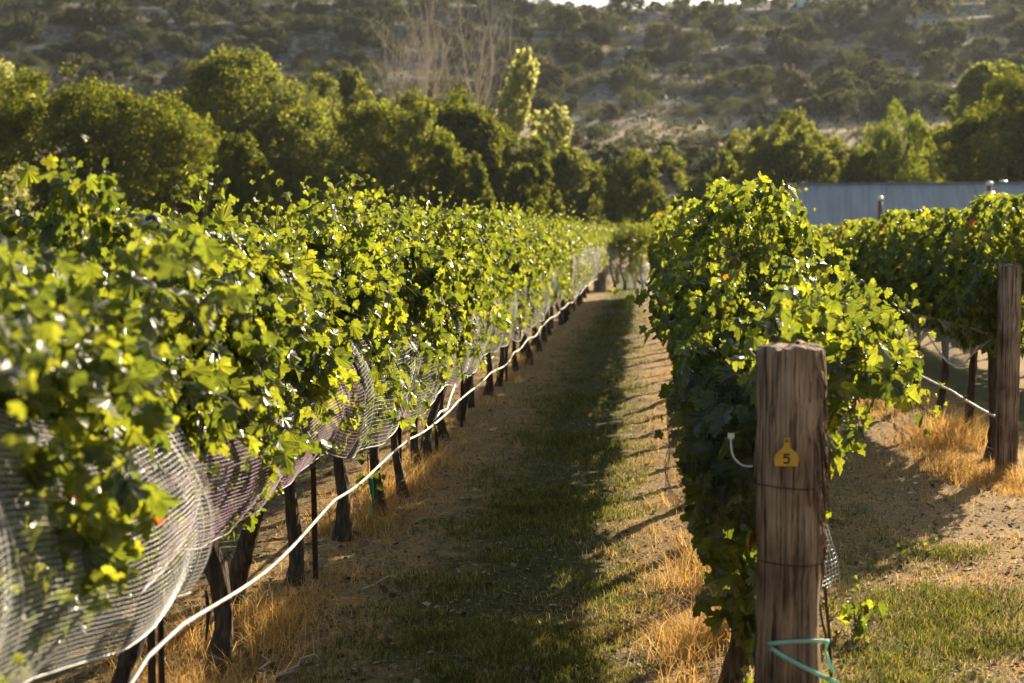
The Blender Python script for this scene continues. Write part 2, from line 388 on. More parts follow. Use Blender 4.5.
def std_foliage(name, seed, top=2.0, low=0.78, nsh=36, n=900):
    rs = np.random.default_rng(seed); sh = []
    for k in range(nsh):
        y0 = -0.6 + 1.2 * (k + rs.random()) / nsh; s = rs.choice((-1, 1))
        if rs.random() < 0.72:
            sh.append(shoot_path(rs, (rs.normal(0, 0.05), y0, 0.92), (s * rs.uniform(0.02, 0.25), rs.normal(0, 0.2), 1), rs.uniform(0.75, 1.13) * (top / 2.0), 0.22, stiff=0.6))
        else:
            sh.append(shoot_path(rs, (s * 0.06, y0, rs.uniform(1.2, 1.5)), (s * rs.uniform(0.4, 0.7), rs.normal(0, 0.3), 0.9), rs.uniform(0.6, 1.15), 0.34, stiff=0.2))
    for k in range(3):
        sh.append(shoot_path(rs, (rs.normal(0, 0.12), rs.uniform(-0.6, 0.6), 1.2), (rs.normal(0, 0.12), rs.normal(0, 0.15), 1), rs.uniform(0.85, 1.05) * top / 2.0, 0.05, stiff=0.6))
    for k in range(3):   # shoots hanging down the face
        s = rs.choice((-1, 1)); sh.append(shoot_path(rs, (s * 0.34, rs.uniform(-0.6, 0.6), rs.uniform(1.3, 1.5)), (s * 0.35, rs.normal(0, 0.2), -0.5), rs.uniform(0.4, 0.7), 0.3, stiff=0.1))
    z = low + (top - low) * rs.random(n) ** 0.9; y = rs.uniform(-0.6, 0.6, n); s = rs.choice((-1, 1), n)
    lump = 1 + 0.75 * fbm(y * 2.4 + seed * 7, z * 2.4 + s * 5, 3)
    x = s * (0.9 * halfw(z * 2.05 / top) * lump * rs.uniform(0.75, 1.1, n))
    out = np.stack((s * 1.0, rs.normal(0, 0.35, n), np.clip((z - 1.5) * 1.6, -0.1, 1)), -1)
    return foliage(name, seed + 100, sh, (np.stack((x, y, z), -1), nrm(out)))
def tight_foliage(name, seed, top=2.1, low=0.90, nsh=36):
    rs = np.random.default_rng(seed); sh = []
    for k in range(nsh):
        y0 = -0.6 + 1.2 * (k + rs.random()) / nsh; s = rs.choice((-1, 1))
        if rs.random() < 0.75:
            sh.append(shoot_path(rs, (rs.normal(0, 0.05), y0, 0.95), (rs.uniform(-0.16, 0.24), rs.normal(0, 0.2), 1), rs.uniform(0.75, 1.17), 0.2, stiff=0.66))
        else:
            sh.append(shoot_path(rs, (s * 0.05, y0, rs.uniform(1.05, 1.4)), (0.35 if s > 0 else -0.22, rs.normal(0, 0.3), 0.9), rs.uniform(0.5, 0.85), 0.22, stiff=0.3))
    n = 800; z = low + (top - low) * rs.random(n); y = rs.uniform(-0.6, 0.6, n); s = rs.choice((-1, 1), n)
    x = s * (np.interp(z, [low, 1.2, 1.6, top], [0.16, 0.32, 0.32, 0.1]) * (1 + 0.35 * fbm(y * 3 + seed * 7, z * 3 + s * 5, 2)) * rs.uniform(0.75, 1.1, n)) + 0.05
    out = np.stack((s * 1.0, rs.normal(0, 0.35, n), np.clip((z - 1.5) * 1.6, -0.1, 1)), -1)
    return foliage(name, seed + 100, sh, (np.stack((x, y, z), -1), nrm(out)))
def trunk_mesh(seed):
    rs = np.random.default_rng(seed); n = 16
    z = np.linspace(-0.06, 0.93, n); ph = rs.uniform(0, 6, 2); am = rs.uniform(0.02, 0.06)
    lean = rs.normal(0, 0.05, 2)
    x = am * np.sin(z * 5 + ph[0]) + lean[0] * (z - 0.9); y = am * np.sin(z * 4 + ph[1]) + lean[1] * (z - 0.9)
    r = np.interp(z, [-0.06, 0.05, 0.3, 0.8, 0.93], [0.055, 0.043, 0.031, 0.031, 0.045]) * rs.uniform(0.85, 1.15) * rs.uniform(0.9, 1.12, n)
    V, P = tube_arr(np.stack((x, y, z), -1), r, 12)
    cen = np.repeat(np.stack((x, y, z), -1), 12, 0); an = np.tile(np.arange(12), n)
    k = 1 + 0.55 * fbm(an * 0.9 + seed * 3, np.repeat(z, 12) * 6 + seed, 2) + 0.12 * ((an + (np.repeat(z, 12) * 6).astype(int)) % 3 == 0)
    V = cen + (V - cen) * k[:, None]
    return make_mesh('trunk', V, P, M['bark'])
def cordon_mesh(seed):
    rs = np.random.default_rng(seed); mb = MB()
    for s in (-1, 1):
        t = np.linspace(0, 1, 9)
        pts = np.stack((rs.normal(0, 0.012, 9), s * 0.56 * t, 0.88 + 0.05 * np.sin(t * 2.2) + rs.normal(0, 0.008, 9)), -1)
        mb.tube(pts, np.linspace(0.03, 0.014, 9) * rs.uniform(0.9, 1.15, 9), 8)
        for k in range(5): # spurs
            q = pts[2 + k]; mb.tube([q, q + (rs.normal(0, 0.02), rs.normal(0, 0.02), 0.05), q + (rs.normal(0, 0.03), rs.normal(0, 0.03), 0.1)], (0.011, 0.009, 0.006), 5)
    return mb.mesh('cordon', M['bark'])
FOL = [std_foliage('foliage', s, *a) for s, a in ((21, (1.95,)), (22, (2.03, 0.74)), (23, (1.9, 0.82)), (24, (2.0,)), (25, (1.93, 0.76)), (26, (2.06, 0.8)), (27, (1.97, 0.72)), (28, (1.9,)))]
TFOL = [tight_foliage('foliage', s, t) for s, t in ((31, 2.08), (32, 2.15), (33, 2.02), (34, 2.1))]
LOWF = [std_foliage('foliage', 35, 1.9, 0.22, 26, 240), std_foliage('foliage', 36, 1.8, 0.2, 26, 240)]
TRK = [trunk_mesh(s) for s in range(40, 48)]
CRD = [cordon_mesh(s) for s in range(60, 64)]

def vine(x, y, label, group, fol=None, trunk=None, sc=1.0, rz=None, szz=None):
    e = empty('grape_vine', (x, y, float(zg(x, y))), rz if rz is not None else random.choice((0, math.pi)) + random.uniform(-0.06, 0.06), sc)
    if szz: e.scale[2] = szz
    obj('trunk', trunk or random.choice(TRK), e); obj('cordon', random.choice(CRD), e); obj('foliage', fol or random.choice(FOL), e)
    return tag(e, label, 'grapevine', group)
ORD = ['first', 'second', 'third', 'fourth', 'fifth', 'sixth', 'seventh', 'eighth', 'ninth', 'tenth', 'eleventh', 'twelfth', 'thirteenth', 'fourteenth']

# left row with the netting
XL = -1.8
ysL = [1.9, 2.9, 3.9, 4.86, 5.62, 6.42, 7.25, 8.4, 9.25, 10.05, 10.87, 11.95]
while ysL[-1] < 45.5: ysL.append(ysL[-1] + 1.05 + random.uniform(-0.12, 0.12))
LVINES = []
for i, y in enumerate(ysL):
    if i < 14: lab = f'leafy vine in the netted row beside the white hose, {ORD[i]} from the camera'
    elif i < 26: lab = 'leafy vine in the middle stretch of the netted row along the grass aisle'
    else: lab = 'small distant vine under white netting near the far end of the long row'
    e_ = vine(XL + random.uniform(-0.04, 0.04), y, lab, 'vines in the netted row', FOL[(i * 3) % 8], TRK[(i * 5 + 1) % 8], random.uniform(0.97, 1.03), None, np.interp(y, [0, 3.5, 6, 12], [0.82, 0.88, 0.97, 1.04])); LVINES.append(e_)
SHOOTS = [(2, bez(at(70, 235, 4.3), at(66, 195, 4.3), at(76, 172, 4.3), 11), 0.10), (2, bez(at(92, 240, 4.2), at(88, 205, 4.2), at(84, 180, 4.25), 9), 0.09),
          (5, bez(at(300, 215, 7.3), at(325, 195, 7.2), at(362, 184, 7.1), 13), 0.055), (4, bez(at(205, 215, 5.9), at(205, 195, 5.9), at(212, 178, 5.9), 8), 0.06), (6, bez(at(345, 225, 8.0), at(352, 205, 8.0), at(356, 186, 8.0), 9), 0.06)]
bpy.context.view_layer.update()
for q, (vi, pts, sz_) in enumerate(SHOOTS):
    pe = LVINES[vi]; o = obj('shoot_foliage', foliage('shoot_foliage', 930 + q, [pts - pts[0]], None, (sz_ * 0.8, sz_ * 1.2), 2.0), None, pts[0])
    o.parent = pe; o.matrix_parent_inverse = pe.matrix_world.inverted()
# row behind the big post
X2 = 0.47
y = 7.6; ys2 = []
while y < 44: ys2.append(y); y += 1.08 + random.uniform(-0.12, 0.12)
for i, y in enumerate(ys2):
    if i < 9: lab = f'upright leafy vine in the row behind the big post, {ORD[i + 2]} vine from it'
    else: lab = 'distant vine farther back in the row behind the big numbered post'
    e_ = vine(X2 + 0.02 + random.uniform(-0.03, 0.03), y, lab, 'vines behind the numbered post', TFOL[i % 4], None, random.uniform(0.98, 1.04), random.uniform(-0.05, 0.05))
# row behind the slender post
X3 = 2.92
y = 12.1; ys3 = []
while y < 44: ys3.append(y); y += 1.1 + random.uniform(-0.12, 0.12)
for i, y in enumerate(ys3):
    if i < 9: lab = f'vine in the row with tall dry grass, {ORD[i]} behind the slender post'
    else: lab = 'distant vine in the shaded row in front of the blue metal roof'
    vine(X3 + random.uniform(-0.04, 0.04), y, lab, 'vines behind the slender post', TFOL[(i * 3 + 1) % 4], None, random.uniform(0.99, 1.04), random.uniform(-0.05, 0.05), np.interp(y, [12, 16, 22, 40], [1.03, 1.0, 0.96, 0.92]))
# next row to the side, seen only below the one in front
X4 = 5.25
y = 17.6; ys4 = []
while y < 32: ys4.append(y); y += 1.15
for i, y in enumerate(ys4):
    vine(X4, y, 'half hidden vine seen under the canopy of the row behind the slender post', 'vines in the hidden row', FOL[(i * 3 + 1) % 8])
# clump of netted vines beyond the end of the long row
for i, (px, yy, q) in enumerate(((612, 47.4, 'bright vine just past the end post of the netted row'), (622, 48.0, 'bright vine second past the end post of the netted row'),
        (632, 48.7, 'bright vine in the middle of the clump beyond the netted row'), (641, 49.5, 'vine at the aisle side of the clump beyond the netted row'))):
    p = at(px, 280, yy)
    vine(p[0], yy, q, 'vines beyond the row end', LOWF[i % 2], None, 1.12)

# the two vines at the near end of the row behind the big post
def end_vine():
    rs = np.random.default_rng(77); sh = []
    for k in range(16):   # low hanging mass on the aisle side
        a = rs.uniform(0, 6.28)
        sh.append(shoot_path(rs, (-0.02, rs.uniform(-0.3, 0.35), rs.uniform(0.95, 1.2)), (-0.1 + 0.22 * math.cos(a), 0.3 * math.sin(a), 0.4), rs.uniform(0.65, 1.0), 0.6, stiff=0.02))
    for k in range(11):   # over the top of the post
        sh.append(shoot_path(rs, (0, rs.uniform(-0.2, 0.6), 1.0), (rs.uniform(-0.2, 0.35), rs.uniform(-0.1, 0.3), 0.8), rs.uniform(0.45, 0.7), 0.3, stiff=0.3))
    for k in range(9):    # sprawl away from the aisle
        sh.append(shoot_path(rs, (0.1, rs.uniform(0.0, 0.9), rs.uniform(1.0, 1.25)), (0.9, rs.uniform(-0.2, 0.4), rs.uniform(0.15, 0.6)), rs.uniform(0.45, 0.75), 0.28, stiff=0.3))
    for a in sh: a[:, 0] = np.where(a[:, 0] < -0.15, -0.15 + (a[:, 0] + 0.15) * 0.3, a[:, 0])
    n = 420; u = nrm(rs.normal(0, 1, (n, 3))); zc = 0.80
    hw = np.interp(u[:, 2], [-1, -0.3, 0.4, 1], [0.10, 0.20, 0.27, 0.28])
    p = np.stack((-0.03 + u[:, 0] * hw * 0.9, 0.0 + u[:, 1] * 0.33, zc + u[:, 2] * 0.50), -1) * (1, 1, 1) + rs.normal(0, 0.03, (n, 3))
    return foliage('foliage', 770, sh, (p, nrm(u + (0, 0, 0.15))), (0.085, 0.14))
def second_vine():
    rs = np.random.default_rng(78); sh = []
    for k in range(22):
        sh.append(shoot_path(rs, (0, rs.uniform(-0.6, 0.6), 0.95), (rs.uniform(-0.08, 0.5), rs.normal(0, 0.25), 1), rs.uniform(0.55, 0.85), 0.22, stiff=0.5))
    for k in range(12):
        sh.append(shoot_path(rs, (0.1, rs.uniform(-0.6, 0.6), rs.uniform(1.0, 1.35)), (0.9, rs.uniform(-0.4, 0.3), rs.uniform(0.3, 0.7)), rs.uniform(0.5, 0.85), 0.3, stiff=0.3))
    for k in range(4):
        sh.append(shoot_path(rs, (-0.1, rs.uniform(0.0, 0.6), rs.uniform(1.35, 1.5)), (-0.6, rs.uniform(-0.4, 0.1), rs.uniform(0.5, 0.9)), rs.uniform(0.3, 0.45), 0.3, stiff=0.3))
    for a in sh: a[:, 0] = np.where(a[:, 0] > 0.4, 0.4 + (a[:, 0] - 0.4) * 0.55, a[:, 0])
    for a in sh: a[:, 0] = np.where(a[:, 0] < -0.2, -0.2 + (a[:, 0] + 0.2) * 0.35, a[:, 0])
    for (a_, b_, c_) in (((700, 330, 6.7), (670, 300, 6.75), (637, 290, 6.9)), ((705, 345, 6.4), (680, 325, 6.4), (650, 325, 6.4)), ((715, 310, 6.5), (690, 280, 6.5), (668, 262, 6.6)), ((720, 330, 6.2), (700, 310, 6.1), (676, 318, 6.0))):
        sh.append(bez(at(*a_), at(*b_), at(*c_), 13) - (X2, 6.55, 0))
    n = 380; z = rs.uniform(0.85, 1.72, n); y = rs.uniform(-0.6, 0.6, n); s = rs.choice((-1, 1), n)
    x = s * np.interp(z, [0.7, 1.0, 1.4, 1.72], [0.2, 0.36, 0.36, 0.12]) * rs.uniform(0.75, 1.12, n) + 0.06
    return foliage('foliage', 780, sh, (np.stack((x, y, z), -1), nrm(np.stack((s * 1.0, rs.normal(0, 0.3, n), np.clip(z - 1.2, 0, 1)), -1))))
vine(X2 - 0.02, 5.5, 'sprawling end vine wrapped in dark netting right behind the numbered post', 'vines behind the numbered post', end_vine(), TRK[2], 1.0, 0.0)
vine(X2, 6.55, 'low spreading vine with big sunlit leaves, second behind the numbered post', 'vines behind the numbered post', second_vine(), TRK[4], 1.0, 0.0)

# ------------------------------------------------------------------ posts, stakes, wires, hoses
def post_mesh(seed, r, h, m, knots=(), sides=56, rings=70, base=-0.1):
    z = np.concatenate((np.linspace(base, h, rings), [h + 0.004, h + 0.008])); rs = np.random.default_rng(seed)
    an = np.arange(sides) * 2 * math.pi / sides; Z, A = np.meshgrid(z, an, indexing='ij')
    ca, sa = np.cos(A), np.sin(A)
    k = 1 + 0.10 * fbm(ca * 1.1 + seed, sa * 1.1 + Z * 0.9, 2) + 0.085 * fbm((A / (2 * math.pi) * 26) + seed, Z * 1.6, 3)
    cr = vnoise(A / (2 * math.pi) * 40 + seed * 3, Z * 1.1); k -= 0.13 * np.clip(cr - 0.2, 0, 1) / 0.3; k = k + 0.045 * fbm(A * 9 + seed, Z * 18, 3)
    for (ka, kz, kw, kh) in knots:
        da = np.angle(np.exp(1j * (A - ka))); k += kh * np.exp(-(da / 0.5) ** 2 - ((Z - kz) / kw) ** 2)
    k[-2] *= 0.93; k[-1] *= 0.55
    top = h + 0.014 * fbm(ca[-1] * 2 + seed, sa[-1] * 2, 2)
    Z[-3:] += (top - h) * 2
    V = np.stack((r * k * ca, r * k * sa, Z), -1).reshape(-1, 3); n = len(z)
    i = np.arange(n - 1)[:, None] * sides; j = np.arange(sides)[None]; j2 = (j + 1) % sides
    q = np.stack((i + j, i + j2, i + sides + j2, i + sides + j), -1).reshape(-1, 4)
    return make_mesh('timber', V, [q, (np.arange(sides) + (n - 1) * sides)[None]], m)
PX, PY = at(789, 500, 4.70)[0], 4.70
bp = empty('wooden_post', (PX, PY, 0)); tag(bp, 'thick weathered grey timber post with an orange number tag', 'post', 'row end posts')
obj('timber', post_mesh(3, 0.107, 1.432, M['wood'], ((0.0, 1.10, 0.10, 0.12), (-0.35, 1.30, 0.05, 0.09), (0.15, 0.80, 0.05, 0.05), (-0.2, 0.55, 0.12, -0.07), (3.3, 0.2, 0.3, 0.05), (3.0, 1.05, 0.07, 0.07), (-1.0, 1.22, 0.05, 0.06), (3.1, 0.75, 0.12, -0.05))), bp)
for zz in (0.985, 0.735):
    mb = MB(); a = np.linspace(0, 2 * math.pi, 41)
    mb.tube(np.stack((0.1125 * np.cos(a), 0.1125 * np.sin(a), zz + 0.004 * np.sin(a * 2)), -1), 0.0019, 5); obj('wire_band', mb.mesh('wire_band', M['steel']), bp)
# shaggy bark along the outer edge
mb = MB(); rs = np.random.default_rng(8)
for k in range(170):
    a = rs.normal(-0.15, 0.4); z0 = rs.uniform(0.75, 1.43); l = rs.uniform(0.04, 0.16); r0 = 0.104 + 0.010 * math.exp(-((z0 - 1.1) / 0.1) ** 2)
    p0 = np.array((r0 * math.cos(a), r0 * math.sin(a), z0)); o = np.array((math.cos(a), math.sin(a), 0))
    mb.tube([p0, p0 + o * 0.006 + (0, 0, -l * 0.5), p0 + o * rs.uniform(0.004, 0.024) + (0, 0, -l)], (0.005, 0.0045, 0.0015), 4)
obj('bark_strip', mb.mesh('bark_strip', M['wood2']), bp)
p3 = at(1006, 470, 11.3)
sp = empty('wooden_post', (p3[0], 11.3, float(zg(p3[0], 11.3)))); sp.rotation_euler = (0, 0, 1.0)
tag(sp, 'slender brown timber post with a split and knot at the row of tall dry grass', 'post', 'row end posts')
obj('timber', post_mesh(9, 0.083, 1.63, M['wood2'], ((4.0, 1.2, 0.1, 0.12), (0.5, 0.6, 0.1, 0.05)), 40, 50), sp)
e = at(600, 290, 46.6); ep = empty('wooden_post', (e[0], 46.6, float(zg(e[0], 46.6)))); tag(ep, 'small distant reddish timber post where the netted row ends', 'post', 'row end posts')
obj('timber', post_mesh(12, 0.2, 1.0, M['wood2'], (), 20, 20), ep)

# number tag nailed to the big post
def tag_face(px, py): return at(px, py, PY - 0.118)
c = tag_face(786.5, 456)
tg = empty('number_tag', c); tag(tg, 'orange ear tag marked with a black 5 on the thick post', 'tag')
s_ = PY / FPX * 0.985
out = [(-11, -10), (11, -10), (12, -2), (9.5, 3), (3, 9), (3, 18), (-3, 18), (-3, 9), (-9.5, 3), (-12, -2)]
out = np.array(out) * s_; n = len(out)
V = np.vstack((np.column_stack((out[:, 0], np.full(n, -0.003), out[:, 1])), np.column_stack((out[:, 0], np.full(n, 0.003), out[:, 1]))))
sd = np.array([(k, k + n, (k + 1) % n + n, (k + 1) % n) for k in range(n)])
obj('plate', make_mesh('plate', V, [np.arange(n)[None], (np.arange(n) + n)[None, ::-1], sd], M['tag'], False), tg)
five = [(3.2, 3.2), (-2.2, 3.2), (-2.6, -0.4), (-0.6, 0.6), (1.8, 0.0), (3.0, -2.2), (2.0, -4.8), (-0.6, -5.8), (-3.2, -5.0)]
five = np.array(five) * s_ * 0.95
mb = MB(); V, P = tube_arr(np.column_stack((five[:, 0], np.zeros(len(five)), five[:, 1] - 1.5 * s_)), 1.0 * s_, 8); V[:, 1] *= 0.25; V[:, 1] -= 0.0036
mb.add(V, P); obj('number', mb.mesh('number', M['ink']), tg)
mb = MB(); mb.tube([(0, -0.008, 15 * s_), (0, 0.02, 15 * s_)], 0.0035, 8); obj('nail', mb.mesh('nail', M['steel']), tg)

# aqua tape around the base of the post
A0 = at(768, 646, PY - 0.125); A1 = at(800, 641, PY - 0.11); A2 = at(829, 641, PY + 0.0); A3 = at(838, 683, PY - 0.02); A4 = at(800, 663, PY - 0.125)
def ribbon(mb, pts, wdt, thick=0.0015, mi=0):
    pts = np.asarray(pts, float); t = np.gradient(pts, axis=0); t = nrm(t)
    up = np.cross(np.cross(t, (0, 0, 1.0)), t); up = nrm(up); o = nrm(np.cross(t, up))
    n = len(pts); c4 = [up * wdt / 2 + o * thick, -up * wdt / 2 + o * thick, -up * wdt / 2 - o * thick, up * wdt / 2 - o * thick]
    V = np.stack([pts + c for c in c4], 1).reshape(-1, 3); i = np.arange(n - 1)[:, None] * 4; j = np.arange(4)[None]; j2 = (j + 1) % 4
    q = np.stack((i + j, i + j2, i + 4 + j2, i + 4 + j), -1).reshape(-1, 4)
    mb.add(V, [q, np.array([(3, 2, 1, 0)]), np.array([(0, 1, 2, 3)]) + (n - 1) * 4], mi)
def on_post(px, py, r):
    d = ray(px, py); ox, oy = CAM[0] - PX, CAM[1] - PY
    a = d[0] ** 2 + d[1] ** 2; b = ox * d[0] + oy * d[1]; c_ = ox * ox + oy * oy - r * r; q = b * b - a * c_
    t = (-b - math.sqrt(q)) / a if q > 0 else -b / a
    return CAM + d * t
mb = MB()
arm1 = [on_post(829 - 61 * t, 641 + 3 * t ** 3, 0.122) for t in np.linspace(0, 1, 14)]
arm2 = [on_post(768 + 70 * t, 645 + 38 * t ** 0.8, 0.122) for t in np.linspace(0.04, 1, 14)]
ribbon(mb, arm1, 0.013); ribbon(mb, arm2, 0.015)
A2 = arm1[0]; A3 = arm2[-1]
A5 = at(822, 655, PY + 0.02); A6 = at(834, 672, PY + 0.02); ribbon(mb, bez(A2 + (0, 0.01, 0), A5, A6), 0.014)
tag(obj('plant_tape', mb.mesh('plant_tape', M['aqua'])), 'pale aqua tape looped around the foot of the thick post', 'tape')
# hook wire with white clip between end vine and post
mb = MB(); a = at(731, 436, 4.85); b = at(736, 460, 4.8); c = at(752, 466, 4.66)
mb.tube(np.vstack((bez(a, at(730, 455, 4.8), b), bez(b, at(742, 468, 4.75), c)[1:])), 0.003, 6)
hk = empty('wire_hook', a); o = obj('wire', mb.mesh('wire', M['hose']), hk); o.location = -np.array(a)
mb = MB(); mb.box((0, 0, 0), (0.011, 0.006, 0.009)); obj('clip', mb.mesh('clip', M['hose'], False), hk)
tag(hk, 'curved pale wire with a white clip beside the thick post', 'wire hook')

# steel stakes between the vines, some with a black ball cap
stake_me = None
def stake(x, y, h, label, cap=False, r=0.011):
    if cap: r = 0.006
    e = empty('steel_stake', (x, y, float(zg(x, y))), random.uniform(-0.3, 0.3)); e.rotation_euler = (random.uniform(-.02, .02), random.uniform(-.03, .03), random.uniform(-1, 1))
    mb = MB(); mb.box((0, 0, h / 2 - 0.05), (r * 1.3, 0.0025, h / 2 + 0.05)); mb.box((0, r + 0.003, h / 2 - 0.05), (0.0025, r, h / 2 + 0.05))
    obj('shaft', mb.mesh('shaft', M['steel'], False), e)
    if cap:
        mb = MB(); zz = np.linspace(-1, 1, 12); mb.tube(np.stack((zz * 0, zz * 0, h + 0.012 + zz * 0.029), -1), 0.029 * np.sqrt(np.clip(1 - zz ** 2, 0.01, 1)), 16)
        obj('ball_cap', mb.mesh('ball_cap', M['black']), e)
    return tag(e, label, 'stake', 'steel trellis stakes')
pc = atx(153, 221, -1.6); stake(pc[0], pc[1], pc[2], 'stake with a black ball cap among the top leaves of the netted row', True)
pc = at(742, 216, 7.75); stake(pc[0], pc[1], pc[2], 'stake with a black ball cap in the row behind the thick post', True)
for i, (px, py, d) in enumerate(((149, 0, -1.72), (315, 0, -1.75), (400, 0, -1.75), (437, 0, -1.78), (462, 0, -1.78), (490, 0, -1.78), (506, 0, -1.78))):
    p = atx(px, 500, d); stake(d, p[1], 1.5, f'dark rusty stake among the trunks of the netted row, {ORD[i]} from the camera')
for i, (px, yy) in enumerate(((973, 13.0), (918, 15.6), (893, 18.0))):
    p = at(px, 380, yy); stake(p[0], yy, 1.5, f'dark rusty stake in the row of tall dry grass, {ORD[i]} behind the slender post')

def line_tube(name, pts, r, m, label, cat, group=None, sides=7):
    mb = MB(); mb.tube(pts, r, sides); return tag(obj(name, mb.mesh(name, m)), label, cat, group)
def hose_pts(x, z0, y0, y1, n, ph, sag=0.02, wob=0.012):
    y = np.linspace(y0, y1, n)
    return np.stack((x + wob * np.sin(y * 1.3 + ph) + wob * np.sin(y * 0.47), y, z0 + 0.0115 * np.clip(y - 12, 0, 50) - sag * np.abs(np.sin(y * math.pi / 2.4 + ph)) + 0.4 * wob * np.sin(y * 3.1)), -1)
hp = hose_pts(-1.55, 0.49, 4.25, 46, 260, 0.3, 0.035, 0.018)
lead = np.array([(-1.60, 3.2, 0.10), (-1.58, 3.7, 0.24), (-1.56, 4.05, 0.40)])
line_tube('drip_hose', np.vstack((lead, hp)), 0.0080, M['hose'], 'long white irrigation hose strung along the netted row above golden grass', 'hose', 'irrigation hoses', 8)
line_tube('drip_hose', hose_pts(X3 - 0.05, 0.42, 11.35, 40, 120, 1.0, 0.03), 0.011, M['hose'], 'white irrigation hose strung behind the slender post', 'hose', 'irrigation hoses')
q0 = at(440, 412, 9.3); q1 = at(450, 398, 10.0); q2 = at(455, 385, 10.6)
line_tube('hose_end', np.array([at(434, 421, 9.0), q0, at(447, 409, 9.6), q1, q2]), 0.008, M['hose'], 'short loose branch of white hose dangling by the long hose', 'hose')
line_tube('dry_cane', np.array([at(641, 279, 7.0), at(650, 287, 6.95), at(662, 298, 6.9), at(672, 308, 6.85), at(686, 321, 6.8)]), np.array((0.006, 0.008, 0.009, 0.010, 0.010)), M['hose'],
          'pale bare cane sticking out of the row over the aisle', 'cane')
for k, (x, y0, y1, nm) in enumerate(((XL, 0.5, 46.5, 'netted row'), (X2, 4.72, 45, 'row behind the thick post'), (X3, 11.3, 45, 'row behind the slender post'))):
    y = np.linspace(y0, y1, 60); line_tube('trellis_wire', np.stack((np.full(60, x) + (0.02 if k != 1 else 0.0), y, 0.985 + 0.0115 * np.clip(y - 12, 0, 50)), -1), 0.0022, M['wire'], f'thin trellis wire carrying the {nm}', 'wire', 'trellis wires', 5)

# ------------------------------------------------------------------ bird netting: real threads
def threads(mb, G, ru, rv, mi=0):
    """G: (nu, nv, 3) grid; a 3-sided tube along every row and column"""
    def run(A, r):
        n, m_, _ = A.shape
        t = np.gradient(A, axis=1); t = nrm(t)
        a = nrm(np.cross(t, (0.31, 0.2, 0.93))); b = np.cross(t, a)
        an = np.arange(3) * 2 * math.pi / 3
        V = A[:, :, None] + r * (np.cos(an)[None, None, :, None] * a[:, :, None] + np.sin(an)[None, None, :, None] * b[:, :, None])
        base = (np.arange(n)[:, None, None] * m_ + np.arange(m_ - 1)[None, :, None]) * 3; j = np.arange(3)[None, None]; j2 = (j + 1) % 3
        q = np.stack((base + j, base + j2, base + 3 + j2, base + 3 + j), -1).reshape(-1, 4)
        mb.add(V.reshape(-1, 3), [q], mi)
    run(G.transpose(1, 0, 2), ru); run(G, rv)
def row_net(y0, y1, cell, vcell, seed, m, label, r, top=1.22, topfar=1.22, sag=0.12, hem=0.80, period=1.0, xf=-1.40):
    nu = int((y1 - y0) / cell); nv = int((top - hem + sag + 0.2) / vcell)
    u = np.linspace(y0, y1, nu); v = np.linspace(0, 1, nv); Yg, Vg = np.meshgrid(u, v, indexing='ij')
    ph = (Yg - y0) / period + 0.8 * fbm(Yg * 0.7 + seed, Yg * 0, 2)
    sc = np.abs(np.sin(ph * math.pi)) ** 0.7 * np.clip(0.6 + 1.2 * fbm(Yg * 0.55 + seed * 5, Yg * 0, 2), 0.15, 1)
    hemz = hem - sag * sc + 0.05 * fbm(Yg * 1.3 + seed, Yg * 0 + 4, 2)
    top, topfar = top + 0.10, topfar + 0.05
    tp = top + (topfar - top) * np.clip((Yg - 9) / 12, 0, 1) + 0.22 * fbm(Yg * 0.8 + seed, Yg * 0 + 9, 2)
    z = tp + (hemz - tp) * Vg
    bulge = np.sin(np.clip(Vg, 0, 1) * math.pi * 0.85) * 0.05
    x = xf - 0.06 + bulge * (0.8 + 0.2 * sc) - 0.10 * Vg ** 3 + 0.055 * fbm(Yg * 2.1, z * 2.6, 3) - 0.16 * (1 - Vg) ** 2.5
    yy = Yg + 0.06 * fbm(Yg * 2 + seed, z * 2, 2) * Vg + 0.10 * Vg ** 2 * np.sin(ph * math.pi * 2) * 0.2
    z = z + 0.0115 * np.clip(Yg - 12, 0, 50)
    mb = MB(); threads(mb, np.stack((x, yy, z), -1), r, r * 0.55)
    # gathered hem cord
    H = np.stack((x[:, -1], yy[:, -1], z[:, -1]), -1); mb.tube(H[::3], r * 3.2, 5)
    # gathered pleats: bunched threads hanging between ties
    k0 = int(math.ceil(ph[0, 0])); k1 = int(ph[-1, 0])
    for k in range(k0, k1 + 1):
        i = int(np.argmin(np.abs(ph[:, 0] - k)))
        for q in range(4):
            ii = np.clip(i + int(rng.normal(0, 2)), 0, nu - 1); jj = np.arange(nv // 5, nv)
            path = np.stack((x[ii, jj] + 0.006, yy[ii, jj] + np.linspace(0.0, rng.uniform(-0.10, 0.18), len(jj)), z[ii, jj]), -1)
            mb.tube(path + rng.normal(0, 0.004, 3), r * 1.3, 3)
    return tag(obj('bird_net', mb.mesh('bird_net', m)), label, 'netting', 'bird nets on the vines')
row_net(1.6, 4.15, 0.020, 0.017, 1, M['net'], 'white bird netting bulging below the leaves closest to the camera', 0.0009, 1.25, 1.25, 0.10, 0.74, 1.3, -1.27)
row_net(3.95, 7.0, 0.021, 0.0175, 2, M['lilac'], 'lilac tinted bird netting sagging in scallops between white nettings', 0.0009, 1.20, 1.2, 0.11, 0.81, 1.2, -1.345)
row_net(6.7, 25.4, 0.025, 0.021, 3, M['net'], 'long white bird netting over the middle of the hose row', 0.0012, 1.25, 1.8, 0.09, 0.77, 1.7, -1.30)
row_net(25, 46.5, 0.04, 0.035, 4, M['net'], 'distant white bird netting over the far end of the hose row', 0.0022, 1.9, 1.95, 0.10, 0.78, 2.0, -1.2)
